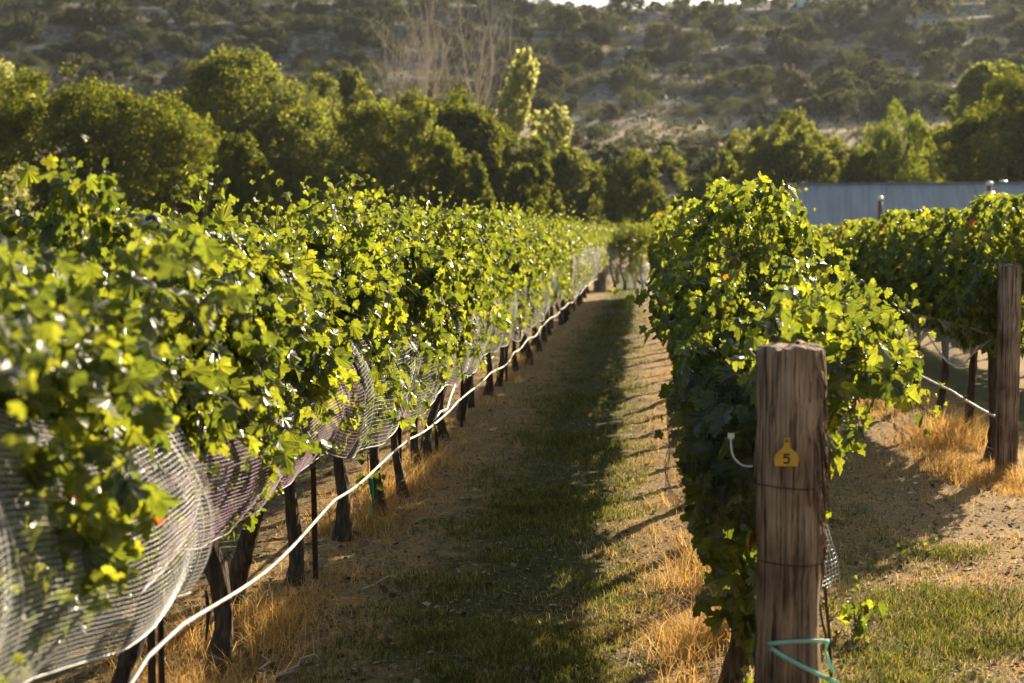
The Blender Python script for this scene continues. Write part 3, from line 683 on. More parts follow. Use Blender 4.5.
u = np.linspace(0, 1, 60); v = np.linspace(0, 1, 50); Ug, Vg = np.meshgrid(u, v, indexing='ij')
c0, c1 = at(606, 246, 46.9), at(651, 288, 49.5)
G = np.stack((c0[0] + (c1[0] - c0[0]) * Ug, 46.9 + 2.6 * Ug - 0.25 * np.sin(Ug * 9) - 0.45 * np.sin(Vg * 3), c0[2] - 0.35 * Ug + (c1[2] + 0.25 * np.sin(Ug * 7) - c0[2] + 0.35 * Ug) * Vg), -1)
G = G + 0.12 * np.stack((0 * Ug, fbm(Ug * 5, Vg * 5, 3), 0 * Ug), -1)
mb = MB(); threads(mb, G, 0.0028, 0.002); tag(obj('bird_net', mb.mesh('bird_net', M['net'])), 'white bird netting over the clump just past the end post', 'netting', 'bird nets on the vines')
# dark net round the end vine
u = np.linspace(-1.7, 0.6, 46); v = np.linspace(-0.75, 0.9, 40); Ug, Vg = np.meshgrid(u, v, indexing='ij')
cx, cyy, cz = X2 - 0.09, 5.42, 1.02
rr = 1 + 0.16 * fbm(Ug * 2 + 5, Vg * 2, 3)
G = np.stack((cx + 0.31 * rr * np.sin(Ug) * np.cos(Vg * 0.9), cyy - 0.40 * rr * np.cos(Ug) * np.cos(Vg * 0.9), cz + 0.36 * rr * np.sin(Vg)), -1)
mb = MB(); threads(mb, G, 0.0006, 0.0006); tag(obj('bird_net', mb.mesh('bird_net', M['darknet'])), 'dark fine netting bunched around the end vine', 'netting', 'bird nets on the vines')
# pale mesh strip hanging behind the big post
u = np.linspace(0, 1, 30); v = np.linspace(0, 1, 6); Ug, Vg = np.meshgrid(u, v, indexing='ij')
T0 = at(818, 455, 4.85); T1 = at(831, 590, 4.85)
G = T0 + (T1 - T0) * Ug[..., None]; G[..., 0] += (Vg - 0.5) * 0.05 * (0.5 + Ug) + 0.01 * np.sin(Ug * 9); G[..., 1] += Vg * 0.09 + 0.02 * np.sin(Ug * 12 + Vg * 3)
mb = MB(); threads(mb, G, 0.001, 0.001); tag(obj('bird_net', mb.mesh('bird_net', M['net'])), 'narrow strip of pale mesh hanging down beside the thick post', 'netting', 'bird nets on the vines')
# two dark dead canes at the foot of the big post
line_tube('dead_cane', np.array([at(820, 520, 4.86), at(824, 580, 4.87), at(829, 630, 4.87), at(832, 700, 4.87), at(831, 775, 4.87)]), 0.006, M['bark'], 'thin dark upright cane standing just beside the thick post', 'cane', sides=6)
line_tube('dead_cane', np.array([at(816, 585, 4.9), at(822, 620, 4.9), at(830, 655, 4.88)]), 0.0045, M['bark'], 'short dark cane crossing the upright one beside the thick post', 'cane', sides=6)
# sagging net on the row behind the slender post
u = np.linspace(0, 1, 130); v = np.linspace(0, 1, 30); Ug, Vg = np.meshgrid(u, v, indexing='ij')
yy = 11.7 + 4.2 * Ug; sc = np.abs(np.sin(Ug * math.pi * 2.0))
G = np.stack((X3 - 0.25 + 0.1 * np.sin(Vg * 3) + 0.04 * fbm(Ug * 9, Vg * 3, 2), yy, 1.12 - (0.14 + 0.24 * sc) * Vg), -1)
mb = MB(); threads(mb, G, 0.0013, 0.0011); mb.tube(G[::3, -1], 0.008, 5)
tag(obj('bird_net', mb.mesh('bird_net', M['net'])), 'white bird netting drooping under the row behind the slender post', 'netting', 'bird nets on the vines')

# green tie dangling below the netted row with a young shoot
rs = np.random.default_rng(90); t0 = at(365, 440, 9.0); t1 = at(371, 490, 9.0); t2 = at(371, 535, 9.0)
sh = [np.linspace(t0, t1, 9) + rs.normal(0, 0.012, (9, 3)) - t1]
o = obj('hanging_shoot', foliage('hanging_shoot', 91, sh, None, (0.05, 0.09), 2.0), None, t1); tag(o, 'leafy shoot dangling below the netted row over golden grass', 'vine shoot')
mb = MB(); ribbon(mb, bez(t1 + (0, -0.02, 0.08), t1 + (0.02, 0, -0.05), t2 + (0, 0, 0.08)), 0.035); ribbon(mb, bez(t2 + (0.01, 0, 0.1), t2 + (0.0, 0, 0.04), t2), 0.02)
tag(obj('plant_tie', mb.mesh('plant_tie', M['tie'])), 'green plastic tie hanging from the dangling shoot', 'plant tie')
# short hanging twig below the lilac net
line_tube('dead_cane', np.array([atx(206, 590, -1.6), atx(209, 612, -1.6), atx(206, 640, -1.6)]), np.array((0.006, 0.009, 0.004)), M['bark'], 'short dark twig hanging on the white hose under the lilac netting', 'twig')

# ------------------------------------------------------------------ grass, weeds, litter
def gold_mat(): return leaf_mat('dry grass', [(0, (0.26, 0.14, 0.04)), (0.5, (0.42, 0.26, 0.085)), (1, (0.58, 0.42, 0.17))], 0.45, (1.5, 1.4, 1.1), 0.6, 0.2, False)
M['gold'] = gold_mat()
M['green'] = leaf_mat('turf', [(0, (0.035, 0.05, 0.010)), (0.5, (0.07, 0.09, 0.018)), (0.75, (0.14, 0.12, 0.04)), (1, (0.28, 0.20, 0.09))], 0.4, (2.2, 2.2, 1.2), 0.6, 0.25, False)
def blades(name, pos, h, wd, lean, m, rs):
    n = len(pos); a = rs.uniform(0, 2 * math.pi, n); side = np.stack((np.cos(a), np.sin(a), 0 * a), -1)
    b = rs.uniform(0, 2 * math.pi, n); ld = np.stack((np.cos(b), np.sin(b), 0 * b), -1) * (lean * np.abs(rs.normal(0.6, 0.4, n)))[:, None] * h[:, None]
    up = np.array((0, 0, 1.0)) * h[:, None]; w = side * (wd / 2)[:, None]
    V = np.stack((pos - w - up * 0.05, pos + w - up * 0.05, pos + up * 0.55 + ld * 0.3 - w * 0.8, pos + up * 0.55 + ld * 0.3 + w * 0.8, pos + up * 0.92 + ld), 1).reshape(-1, 3)
    k = np.arange(n)[:, None] * 5
    return make_mesh(name, V, [k + np.array([[0, 1, 3, 2]]), k + np.array([[2, 3, 4]])], m, True)
def ydist(n, y0, y1, rs):   # denser near the camera
    u = rs.random(n); return 1 / (1 / y0 + u * (1 / y1 - 1 / y0)) if y0 > 0 else y0 + u * (y1 - y0)
def place(x, y): return np.stack((x, y, zg(x, y)), -1)
rs = np.random.default_rng(200)
# turf in the aisles
n = 230000; y = ydist(n, 3.6, 48, rs); x = rs.normal(-0.60, 0.36, n); s = rs.random(n) < 0.08; x[s] = rs.normal(1.35, 0.35, s.sum())
den = 0.25 + 1.3 * fbm(x * 1.6, y * 1.6, 3) + 0.6 * fbm(x * 7, y * 7, 2)
keep = (rs.random(n) < np.clip(den, 0.03, 1)) & (x > -1.45) & (x < 2.5) & ((x < 0.1) | (x > 0.8)) ; x, y = x[keep], y[keep]
sz = 1 + y * 0.05
m_ = blades('turf', place(x, y), rs.uniform(0.018, 0.05, len(x)) * np.sqrt(sz), 0.0035 * sz, 0.9, M['green'], rs)
tag(obj('grass', m_), 'short green turf down the middle of the aisles', None, None, 'stuff')
# brighter patches in the near right aisle
n = 40000; y = rs.uniform(4.4, 8.5, n); x = rs.normal(1.25, 0.33, n) + 0.12 * (y - 5.5)
den = 0.05 + 2.4 * fbm(x * 1.7 + 9, y * 1.7, 3); keep = rs.random(n) < np.clip(den, 0, 1); x, y = x[keep], y[keep]
tag(obj('grass', blades('turf', place(x, y), rs.uniform(0.02, 0.06, len(x)), np.full(len(x), 0.004), 1.0, M['green'], rs)), 'fresh green grass patch beside the thick post', None, None, 'stuff')
# golden grass under the rows
def gold(xc, sx, y0, y1, n, h0, h1, thr, label):
    y = ydist(n, y0, y1, rs); x = rs.normal(xc, sx, n)
    den = thr + 2.4 * fbm(x * 2.3 + xc * 9, y * 2.3, 3); keep = rs.random(n) < np.clip(den, 0.04, 1); x, y = x[keep], y[keep]
    tall = np.clip(0.5 + 1.4 * fbm(x * 1.1 + 3, y * 1.1 + xc, 3), 0.12, 1.2); sz = 1 + y * 0.045
    m_ = blades('dry_grass', place(x, y), (h0 + (h1 - h0) * rs.random(len(x))) * tall + 0.02, 0.0026 * sz, 1.5, M['gold'], rs)
    tag(obj('grass', m_), label, None, None, 'stuff')
gold(-1.84, 0.17, 3.6, 46, 34000, 0.03, 0.2, 0.2, 'golden dry grass around the trunks of the netted row')
gold(-2.7, 0.45, 3.6, 30, 14000, 0.03, 0.10, 0.15, 'thin dry grass beyond the netted row')
gold(0.32, 0.14, 4.0, 44, 26000, 0.03, 0.2, 0.15, 'dry grass along the foot of the row behind the thick post')
gold(2.72, 0.27, 9.5, 44, 40000, 0.08, 0.42, 0.35, 'tall golden dry grass along the row of the slender post')
gold(0.0, 0.35, 3.6, 40, 18000, 0.012, 0.035, 0.2, 'short straw stubble on the sunlit edge of the aisle')
gold(1.75, 0.5, 4.4, 40, 22000, 0.010, 0.03, 0.25, 'short straw stubble on the sunlit path')
# litter
M['litter'] = leaf_mat('dry leaf litter', [(0, (0.05, 0.03, 0.018)), (0.5, (0.16, 0.10, 0.055)), (0.85, (0.30, 0.21, 0.12)), (1, (0.42, 0.33, 0.22))], 0.2, (1.2, 1.2, 1), 0.7, 0.2, False)
n = 32000; y = ydist(n, 3.6, 24, rs); x = rs.uniform(-3.2, 3.0, n); pos = place(x, y) + (0, 0, 0.006)
tp = rs.normal(0, 1, (n, 3)) * (1, 1, 0.25); no = rs.normal(0, 0.35, (n, 3)) + (0, 0, 1)
big = rs.random(n) < 0.1; sz = np.where(big, rs.uniform(0.025, 0.05, n), rs.uniform(0.008, 0.028, n))
chip = (np.array([(-.3, 0, 0), (.25, -.1, .05), (.4, .5, 0.1), (0.05, 1, -.05), (-.35, .6, .12)]), np.array([(0, 1, 2, 3, 4)]))
V, P = scatter(pos, tp, no, sz, [chip], rs); mbl = MB(); mbl.add(V, P)
tag(obj('leaf_litter', mbl.mesh('leaf_litter', M['litter'], False)), 'dry leaf crumbs scattered over the bare soil', None, None, 'stuff')
# twigs lying on the dark soil
for i, (px, py, l, a, lab) in enumerate(((353, 566, 0.3, 0.5, 'pale bent twig on the dark bare soil of the aisle edge'), (380, 585, 0.35, 1.1, 'longer pale twig lying just in front of the bent one'),
        (262, 660, 0.25, 1.9, 'pale twig lying near the bottom of the netted row'), (430, 520, 0.25, 0.2, 'thin twig lying beside the golden grass edge'), (300, 672, 0.2, 0.9, 'short pale twig lying closest to the camera'))):
    d = ray(px, py); g = CAM + d * (1.75 / -d[2]); rr_ = np.random.default_rng(i); pts = []
    for k in range(7):
        f = k / 6 - 0.5; pts.append((g[0] + math.cos(a) * l * f + rr_.normal(0, 0.015), g[1] + math.sin(a) * l * f + rr_.normal(0, 0.015), 0))
    pts = np.array(pts); pts[:, 2] = zg(pts[:, 0], pts[:, 1]) + 0.008 + 0.05 * np.abs(np.sin(np.arange(7) * 0.9 + i)) * (np.arange(7) / 6)
    line_tube('fallen_twig', pts, np.linspace(0.006, 0.002, 7), M['barebark'], lab, 'twig', 'twigs on the soil', 5)
# small weeds
def weed(px, py, hgt, n, seed, label, s=(0.03, 0.06)):
    d = ray(px, py); g = CAM + d * (1.75 / -d[2]); r_ = np.random.default_rng(seed)
    sh = [shoot_path(r_, (0, 0, 0), (r_.normal(0, 0.4), r_.normal(0, 0.4), 1), hgt, 0.2, 0.045, 0.4) for k in range(n)]
    for a in sh: a[:, 2] = np.linspace(0, hgt, len(a))
    o = obj('weed', foliage('weed', seed, sh, None, s, 1.0), None, (g[0], g[1], float(zg(g[0], g[1])))); tag(o, label, 'weed')
weed(857, 640, 0.16, 4, 301, 'small leafy weed on the path beside the thick post', (0.04, 0.075))
weed(779, 735, 0.22, 4, 302, 'leafy sprout at the foot of the thick post', (0.05, 0.1))
weed(820, 740, 0.3, 3, 303, 'thin leafy sprout between the thick post and the path', (0.04, 0.07))
weed(742, 640, 0.30, 3, 304, 'leafy sprout at the trunk of the end vine', (0.05, 0.08))
weed(917, 556, 0.06, 3, 305, 'low green weed at the shadow edge on the path', (0.02, 0.04))

# ------------------------------------------------------------------ trees
TM = {
 'dark': leaf_mat('dark tree leaf', [(0, (0.040, 0.056, 0.013)), (0.7, (0.060, 0.076, 0.018)), (0.95, (0.075, 0.08, 0.018)), (1, (0.095, 0.08, 0.018))], 0.5, (4.0, 3.5, 0.95), 0.75, 0.12, False),
 'olive': leaf_mat('olive tree leaf', [(0, (0.055, 0.066, 0.022)), (0.6, (0.08, 0.092, 0.03)), (1, (0.115, 0.12, 0.04))], 0.5, (3.7, 3.5, 1.15), 0.75, 0.12, False),
 'lime': leaf_mat('lime tree leaf', [(0, (0.05, 0.066, 0.016)), (0.6, (0.075, 0.095, 0.023)), (1, (0.11, 0.125, 0.035))], 0.6, (3.4, 3.2, 1.1), 0.7, 0.15, False),
 'pale': leaf_mat('pale tree leaf', [(0, (0.17, 0.18, 0.07)), (0.6, (0.22, 0.23, 0.095)), (1, (0.28, 0.28, 0.13))], 0.6, (2.6, 2.5, 1.6), 0.5, 0.35, False),
 'scrub': leaf_mat('scrub leaf', [(0, (0.030, 0.038, 0.025)), (0.6, (0.050, 0.060, 0.038)), (1, (0.075, 0.08, 0.048))], 0.45, (2.3, 2.15, 1.1), 0.8, 0.1, False),
 'sage': leaf_mat('sage leaf', [(0, (0.07, 0.065, 0.035)), (1, (0.15, 0.13, 0.075))], 0.3, (1.6, 1.5, 1.1), 0.7, 0.2, False)}
leafq = (np.array([(-.32, 0, 0), (.32, 0.05, 0), (.38, .6, .08), (0, 1, -.05), (-.38, .55, .08)]), np.array([(0, 1, 2, 3, 4)]))
leafl = (np.array([(-.1, 0, 0), (.1, 0.0, 0), (.14, .6, .05), (0, 1.2, 0), (-.14, .6, .05)]), np.array([(0, 1, 2, 3, 4)]))
def crown_arr(rs, rad, n, size, nl=16, lobe=0.42, wisp=False, flat=0.0):
    rad = np.asarray(rad, float)
    k = np.arange(nl) + 0.5; zz = 1 - 1.7 * k / nl; th = k * 2.39996 + rs.uniform(0, 6)
    c = np.stack((np.sqrt(np.clip(1 - zz ** 2, 0, 1)) * np.cos(th), np.sqrt(np.clip(1 - zz ** 2, 0, 1)) * np.sin(th), zz), -1)
    c = (c + rs.normal(0, 0.16, c.shape)) * rs.uniform(0.46, 0.74, (nl, 1))
    lr = rs.uniform(lobe * 0.75, lobe * 1.2, nl)
    ns = nl * 34; li = rs.integers(0, nl, ns); u = nrm(rs.normal(0, 1, (ns, 3)) + c[li] * 1.2 + (0, 0, 0.15))
    sc = c[li] + u * (lr[li] * rs.uniform(0.72, 1.02, ns))[:, None]; sr = lr[li] * rs.uniform(0.14, 0.30, ns)
    w_ = sr ** 2 / (sr ** 2).sum(); si = rs.choice(ns, n, p=w_); v = nrm(rs.normal(0, 1, (n, 3)))
    rr_ = sr[si] * rs.uniform(0.35, 1.1, n)
    p = sc[si] + v * rr_[:, None] * (np.array((0.7, 0.7, 1.9)) if wisp else 1.0)
    out = nrm(v * 0.7 + 0.9 * u[si]); pos = p * rad
    nor = out + rs.normal(0, 0.45, (n, 3)); tip = (np.array((0, 0, -0.9)) + rs.normal(0, 0.45, (n, 3))) if wisp else (rs.normal(0, 1, (n, 3)) + (0, 0, 0.1))
    return scatter(pos, tip, nor, rs.uniform(size * 0.6, size * 1.3, n), [leafl if wisp else leafq], rs), c * rad, lr
def tree(name, px, top, bot, wpx, yd, m, label, seed, n=14000, size=0.22, nl=16, wisp=False, lobe=0.42, depth=1.0, group='trees beyond the vineyard', lean=0.0, cat='tree'):
    rs = np.random.default_rng(seed); d = yd / FPX
    b = at(px, 250, yd); gz = float(zg(b[0], yd)); zt = at(px, top, yd)[2]; zb = max(at(px, bot, yd)[2], gz + 0.3)
    rx = wpx * d / 2; rz = (zt - zb) / 2; cz = (zt + zb) / 2 - gz
    n = int(n * 2.6); size = size * 0.76
    (V, P), c, lr = crown_arr(rs, (rx * 0.97, rx * depth * 0.97, rz * (0.86 if lobe > 0.43 else 0.98)), n, size, nl, lobe, wisp)
    V = V + (0, 0, cz); V[:, 0] += lean * (V[:, 2] - cz + rz)
    V[:, 2] = np.maximum(V[:, 2], 0.05)
    e = empty(name, (b[0], yd, gz)); mb = MB(); mb.add(V, P); obj('crown', mb.mesh('crown', m), e)
    mb = MB(); tr = max(0.05, min(0.035 * rz * 2, 0.4)); zt_ = cz
    pts = np.array([(0, 0, -0.3), (0.1 * tr, 0, cz * 0.3), (lean * rz * 0.5, 0.2 * tr, cz * 0.7), (lean * rz, 0, cz)]); mb.tube(pts, (tr * 1.3, tr, tr * 0.8, tr * 0.5), 8)
    for k in range(min(8, nl)):
        s = pts[1] + (pts[3] - pts[1]) * rs.uniform(0, 1); q = c[k] * 0.85 + (lean * rz, 0, cz); q[2] = max(q[2], 0.3)
        mb.tube([s, (s + q) / 2 + (0, 0, 0.1 * rz), q], (tr * 0.5, tr * 0.35, tr * 0.12), 5)
    obj('trunk', mb.mesh('trunk', M['treebark']), e)
    return tag(e, label, cat, group)
tree('broadleaf_tree', 0, 45, 260, 110, 98, TM['pale'], 'pale lime tree at the edge of the photo beside the dark round tree', 401, 6500, 0.3, 16)
tree('broadleaf_tree', 115, 64, 290, 215, 72, TM['dark'], 'big dark round tree with amber tinted sunlit rim', 402, 26000, 0.2, 26, lobe=0.46)
tree('broadleaf_tree', 262, 57, 290, 212, 88, TM['olive'], 'tall olive tree standing between the dark round tree and the amber edged trees', 433, 24000, 0.25, 26, lobe=0.44)
tree('broadleaf_tree', 240, 138, 265, 66, 66, TM['dark'], 'small dark tree tucked against the foot of the big dark round tree', 404, 8000, 0.16, 14, lobe=0.48)
tree('broadleaf_tree', 392, 98, 290, 120, 74, TM['olive'], 'rounded olive tree in front of the amber edged trees', 405, 15000, 0.19, 20, lobe=0.5)
tree('broadleaf_tree', 428, 82, 280, 130, 92, TM['dark'], 'dark tree with amber edges rising behind the rounded olive tree', 406, 14000, 0.23, 20, lobe=0.48)
tree('broadleaf_tree', 466, 92, 265, 80, 86, TM['dark'], 'dark lumpy tree with amber edges below the leaning poplar', 407, 13000, 0.21, 18, lobe=0.48)
tree('broadleaf_tree', 458, 150, 270, 60, 72, TM['dark'], 'low dark tree at the front of the amber edged trees', 408, 8000, 0.18, 14)
tree('broadleaf_tree', 508, 128, 270, 80, 90, TM['dark'], 'round dark tree in front of the foot of the leaning poplar', 409, 13000, 0.2, 18, lobe=0.5)
tree('broadleaf_tree', 530, 160, 270, 60, 80, TM['dark'], 'small rounded tree between the round dark tree and the fuzzy one', 410, 8000, 0.18, 14)
tree('broadleaf_tree', 568, 140, 270, 62, 94, TM['olive'], 'smooth olive tree below the small pale poplar', 411, 12000, 0.2, 18, lobe=0.5)
tree('broadleaf_tree', 634, 150, 262, 80, 78, TM['olive'], 'fuzzy loose olive tree at the end of the aisle', 412, 9000, 0.17, 22, lobe=0.4)
tree('broadleaf_tree', 600, 178, 262, 50, 88, TM['olive'], 'low olive tree just behind the fuzzy loose one', 413, 6000, 0.2, 14)
tree('broadleaf_tree', 330, 74, 285, 90, 94, TM['olive'], 'olive tree between the tall olive one and the rounded one', 428, 12000, 0.22, 20, lobe=0.48)
tree('broadleaf_tree', 205, 92, 285, 80, 90, TM['olive'], 'olive tree half hidden behind the big dark round tree', 429, 10000, 0.22, 20)
tree('poplar_tree', 500, 42, 165, 42, 104, TM['pale'], 'tall pale poplar leaning above the dark trees', 414, 1700, 0.34, 26, lobe=0.28, lean=0.26)
tree('poplar_tree', 550, 96, 195, 42, 106, TM['pale'], 'small pale poplar beside the leaning one', 415, 1300, 0.34, 20, lobe=0.3)
tree('broadleaf_tree', 708, 172, 262, 60, 96, TM['olive'], 'low olive tree next to the gap in the tree line', 416, 7000, 0.2, 16)
tree('broadleaf_tree', 742, 150, 262, 70, 100, TM['dark'], 'dark tree at the side of the bushy green one nearest the gap', 426, 9000, 0.2, 18)
tree('broadleaf_tree', 788, 108, 262, 122, 92, TM['olive'], 'bushy green tree above the end of the blue roof', 417, 17000, 0.2, 40, lobe=0.28)
tree('broadleaf_tree', 846, 136, 262, 90, 100, TM['olive'], 'lower loose tree between the bushy green one and the feathery one', 418, 12000, 0.22, 26, lobe=0.32)
tree('broadleaf_tree', 893, 92, 262, 96, 90, TM['lime'], 'feathery upright tree with thin drooping sprays behind the blue roof', 419, 9000, 0.24, 46, wisp=True, lobe=0.24)
tree('broadleaf_tree', 866, 150, 262, 70, 84, TM['dark'], 'low dark tree at the foot of the feathery one', 427, 8000, 0.2, 18)
tree('broadleaf_tree', 940, 118, 262, 86, 98, TM['olive'], 'shaded tree between the feathery tree and the large glowing tree', 420, 12000, 0.22, 26, lobe=0.3)
tree('broadleaf_tree', 1010, 76, 270, 165, 84, TM['dark'], 'large shaded tree with glowing lime rim behind the blue roof', 421, 22000, 0.2, 34, lobe=0.32)
tree('broadleaf_tree', 990, 58, 130, 80, 128, TM['lime'], 'pale tree peeking over the large glowing tree', 422, 9000, 0.3, 16)
tree('broadleaf_tree', 1075, 60, 262, 130, 86, TM['lime'], 'lime tree cut by the photo edge beside the large glowing tree', 423, 14000, 0.22, 20)
tree('broadleaf_tree', 672, 205, 262, 60, 100, TM['dark'], 'dark low tree in the gap beyond the aisle', 424, 7000, 0.22, 14)
tree('broadleaf_tree', 352, 62, 130, 26, 125, TM['olive'], 'slim olive tree in front of the bare trees', 425, 2500, 0.3, 12)
# bare trees
def bare(px, top, yd, wpx, seed, label):
    rs = np.random.default_rng(seed); b = at(px, 250, yd); gz = float(zg(b[0], yd)); H = at(px, top, yd)[2] - gz; Wd = wpx * yd / FPX / 2
    e = empty('bare_tree', (b[0], yd, gz)); tk = MB(); br = MB()
    tk.tube([(0, 0, -0.3), (0.1, 0, H * 0.3), (0, 0.1, H * 0.55)], (0.14, 0.1, 0.07), 7)
    def grow(p, d, l, r, lev):
        n = 5; pts = [p]
        for k in range(n):
            d = nrm(d + rs.normal(0, 0.10, 3) + (0, 0, 0.05)); pts.append(pts[-1] + d * l / n)
        br.tube(np.array(pts), np.linspace(r, r * 0.4, n + 1), 4)
        if lev < 3:
            for k in range(5 if lev < 2 else 4): grow(pts[rs.integers(1, n + 1)], nrm(d + rs.normal(0, 0.42, 3) + (0, 0, 0.25)), l * rs.uniform(0.4, 0.65), r * 0.5, lev + 1)
    for k in range(6):
        a = rs.uniform(0, 6.28); f = rs.uniform(0.25, 1)
        grow(np.array((0, 0, H * rs.uniform(0.3, 0.5))), nrm(np.array((math.cos(a) * f * Wd / H * 1.6, math.sin(a) * f * 0.3, 1))), H * rs.uniform(0.4, 0.56), 0.045, 0)
    obj('trunk', tk.mesh('trunk', M['barebark']), e); obj('branches', br.mesh('branches', M['barebark']), e)
    return tag(e, label, 'tree', 'trees beyond the vineyard')
bare(425, 14, 118, 70, 501, 'leafless tree with many fine tan branches above the amber edged trees')
bare(476, 28, 120, 46, 502, 'smaller leafless tree beside the leaning poplar')
bare(395, 45, 116, 36, 503, 'short leafless tree on the far side of the big leafless one')

# ------------------------------------------------------------------ hillside scrub
BUSH = []
for k in range(8):
    rs = np.random.default_rng(600 + k); wsp = k in (5,)
    (V, P), c, lr = crown_arr(rs, (1, 1, 0.8), 2600, 0.12, 9, 0.5, wsp); V = V + (0, 0, 0.62); V[:, 2] = np.maximum(V[:, 2], -0.15)
    mb = MB(); mb.add(V, P); BUSH.append(mb.mesh('foliage', TM['sage'] if k >= 6 else TM['scrub']))
rs = np.random.default_rng(700)
def ground_hit(px, py):
    d = ray(px, py); t = np.arange(110, 420, 1.0) / d[1]; p = CAM + d * t[:, None]; z = zg(p[:, 0], p[:, 1]); h = np.where(p[:, 2] < z)[0]
    return p[h[0]] if len(h) else None
spots = []; tries = 0
while len(spots) < 297 and tries < 40000:
    tries += 1; px = rs.uniform(-15, 1040); py = 1 + 190 * rs.random() ** 1.15
    if py > 125 and not (545 < px < 780): continue
    if py > 95 and px < 350: continue
    p = ground_hit(px, py)
    if p is None: continue
    tan = 100 < py < 175 and 540 < px < 780
    s = (1.0 + 2.0 * rs.random() ** 1.5) * (1.25 if py < 60 else 1.0) if not tan else rs.uniform(0.7, 1.7)
    if tan and rs.random() < 0.6: continue
    if any((p[0] - q[0]) ** 2 + (p[1] - q[1]) ** 2 < (0.66 * (s + q[3])) ** 2 for q in spots): continue
    spots.append((p[0], p[1], zg(p[0], p[1]), s, px, py, tan))
def zone(px, py, sage):
    k = 'pale sage bush' if sage else 'dark round bush'
    if py > 100: return f'{k} on the tan field beyond the gap in the tree line' if px < 800 else f'{k} on the slope above the feathery tree'
    if px < 200: return f'{k} on the shaded slope above the big dark round tree' if py > 35 else f'{k} near the top of the slope over the big dark round tree'
    if px < 370: return f'{k} by the pale rock ledges above the tall olive tree' if py > 35 else f'{k} near the top of the slope over the rock ledges'
    if px < 520: return f'{k} on the slope around the leafless trees' if py > 30 else f'{k} near the ridge above the leafless trees'
    if px < 760: return f'{k} on the middle of the hill above the tan field' if py > 30 else f'{k} just under the bright strip of sky'
    return f'{k} on the hazy slope above the blue roof' if py > 45 else f'{k} near the houses high on the hazy slope'
for i, (x, y, z, s, px, py, tan) in enumerate(spots):
    k = rs.integers(6, 8) if (rs.random() < (0.7 if tan else 0.12)) else rs.integers(0, 6)
    o = obj('hill_bush', BUSH[k], None, (x, y, z)); o.rotation_euler = (0, 0, rs.uniform(0, 6.28)); o.scale = (s, s * rs.uniform(0.8, 1.2), s * rs.uniform(0.75, 1.15))
    tag(o, zone(px, py, k >= 6), 'bush', 'bushes scattered over the hillside')
mb = MB(); nb = 0
Vb = [np.array([v.co for v in m_.vertices]) for m_ in BUSH]; Pb = [np.array([p.vertices[:] for p in m_.polygons]) for m_ in BUSH]
while nb < 1090:
    px, py = (rs.uniform(-15, 1040), rs.uniform(3, 125)) if nb < 1000 else (rs.uniform(545, 900), rs.uniform(90, 192))
    p = ground_hit(px, py)
    if p is None or False: continue
    k = rs.integers(0, 8); a_ = rs.uniform(0, 6.28); c_, s_2 = math.cos(a_), math.sin(a_); sc_ = rs.uniform(0.5, 1.5); sel = rs.permutation(len(Pb[k]))[:600]
    Vr = Vb[k] @ np.array(((c_, s_2, 0), (-s_2, c_, 0), (0, 0, 1))) * sc_ + (p[0], p[1], float(zg(p[0], p[1])))
    mb.add(Vr[Pb[k][sel]].reshape(-1, 3), [np.arange(len(sel) * 5).reshape(-1, 5)]); nb += 1
tag(obj('hillside_scrub', mb.mesh('hillside_scrub', TM['scrub'])), 'small dark scrub dotted between the larger hillside bushes', None, None, 'stuff')
# low scrub cover between the bushes
n = 26000; y = rs.uniform(118, 350, n); x = rs.uniform(-130, 120, n) * y / 300; den = 0.45 + 1.4 * fbm(x * 0.09, y * 0.09, 3); keep = rs.random(n) < np.clip(den, 0, 1); x, y = x[keep], y[keep]
pos = place(x, y) + (0, 0, 0.1); nn_ = len(x)
V, P = scatter(pos, rs.normal(0, 0.5, (nn_, 3)) + (0, 0, 0.8), rs.normal(0, 1, (nn_, 3)), rs.uniform(0.3, 0.9, nn_), [leafq], rs); mb = MB(); mb.add(V, P)
tag(obj('scrub_cover', mb.mesh('scrub_cover', TM['sage'])), 'low dry scrub covering the hillside', None, None, 'stuff')

# ------------------------------------------------------------------ shed and hilltop houses
M['roof'] = noise_mat('blue grey metal roof', [(0.3, (0.17, 0.19, 0.19)), (0.7, (0.28, 0.295, 0.29))], (2.2, 0.25, 0.25), rough=0.5, spec=0.4)
M['shedwall'] = noise_mat('shed wall', [(0.3, (0.2, 0.19, 0.17)), (0.7, (0.3, 0.28, 0.25))], (2, 2, 2))
M['plaster'] = noise_mat('pale plaster', [(0.3, (0.55, 0.56, 0.54)), (0.7, (0.66, 0.66, 0.63))], (1, 1, 1))
M['tan'] = noise_mat('tan plaster', [(0.3, (0.34, 0.31, 0.27)), (0.7, (0.44, 0.40, 0.35))], (1, 1, 1))
M['glass'] = noise_mat('dark window', [(0.3, (0.03, 0.04, 0.05)), (0.7, (0.05, 0.06, 0.07))], rough=0.1, spec=0.6)
M['flue'] = noise_mat('rusted flue', [(0.3, (0.10, 0.05, 0.04)), (0.7, (0.17, 0.10, 0.075))], (6, 6, 6), rough=0.6)
M['cap'] = noise_mat('pale flue cap', [(0.3, (0.6, 0.54, 0.47)), (0.7, (0.72, 0.66, 0.58))], rough=0.35, metal=0.2)
SY = 65.0; rid = at(789, 184, SY); sg = float(zg(rid[0], SY)); rz_ = R(-3)
sh = empty('shed', (rid[0], SY, sg), rz_); tag(sh, 'long low shed with a blue grey metal roof beyond the vines', 'shed')
hz = rid[2] - sg; run, rise, LEN = 4.4, 2.45, 24.0
mb = MB()  # corrugated roof: ribs along the slope
nx = 480; xs = np.linspace(0, LEN, nx); rib = 0.014 * (np.sin(xs * 2 * math.pi / 0.25) > 0.55)
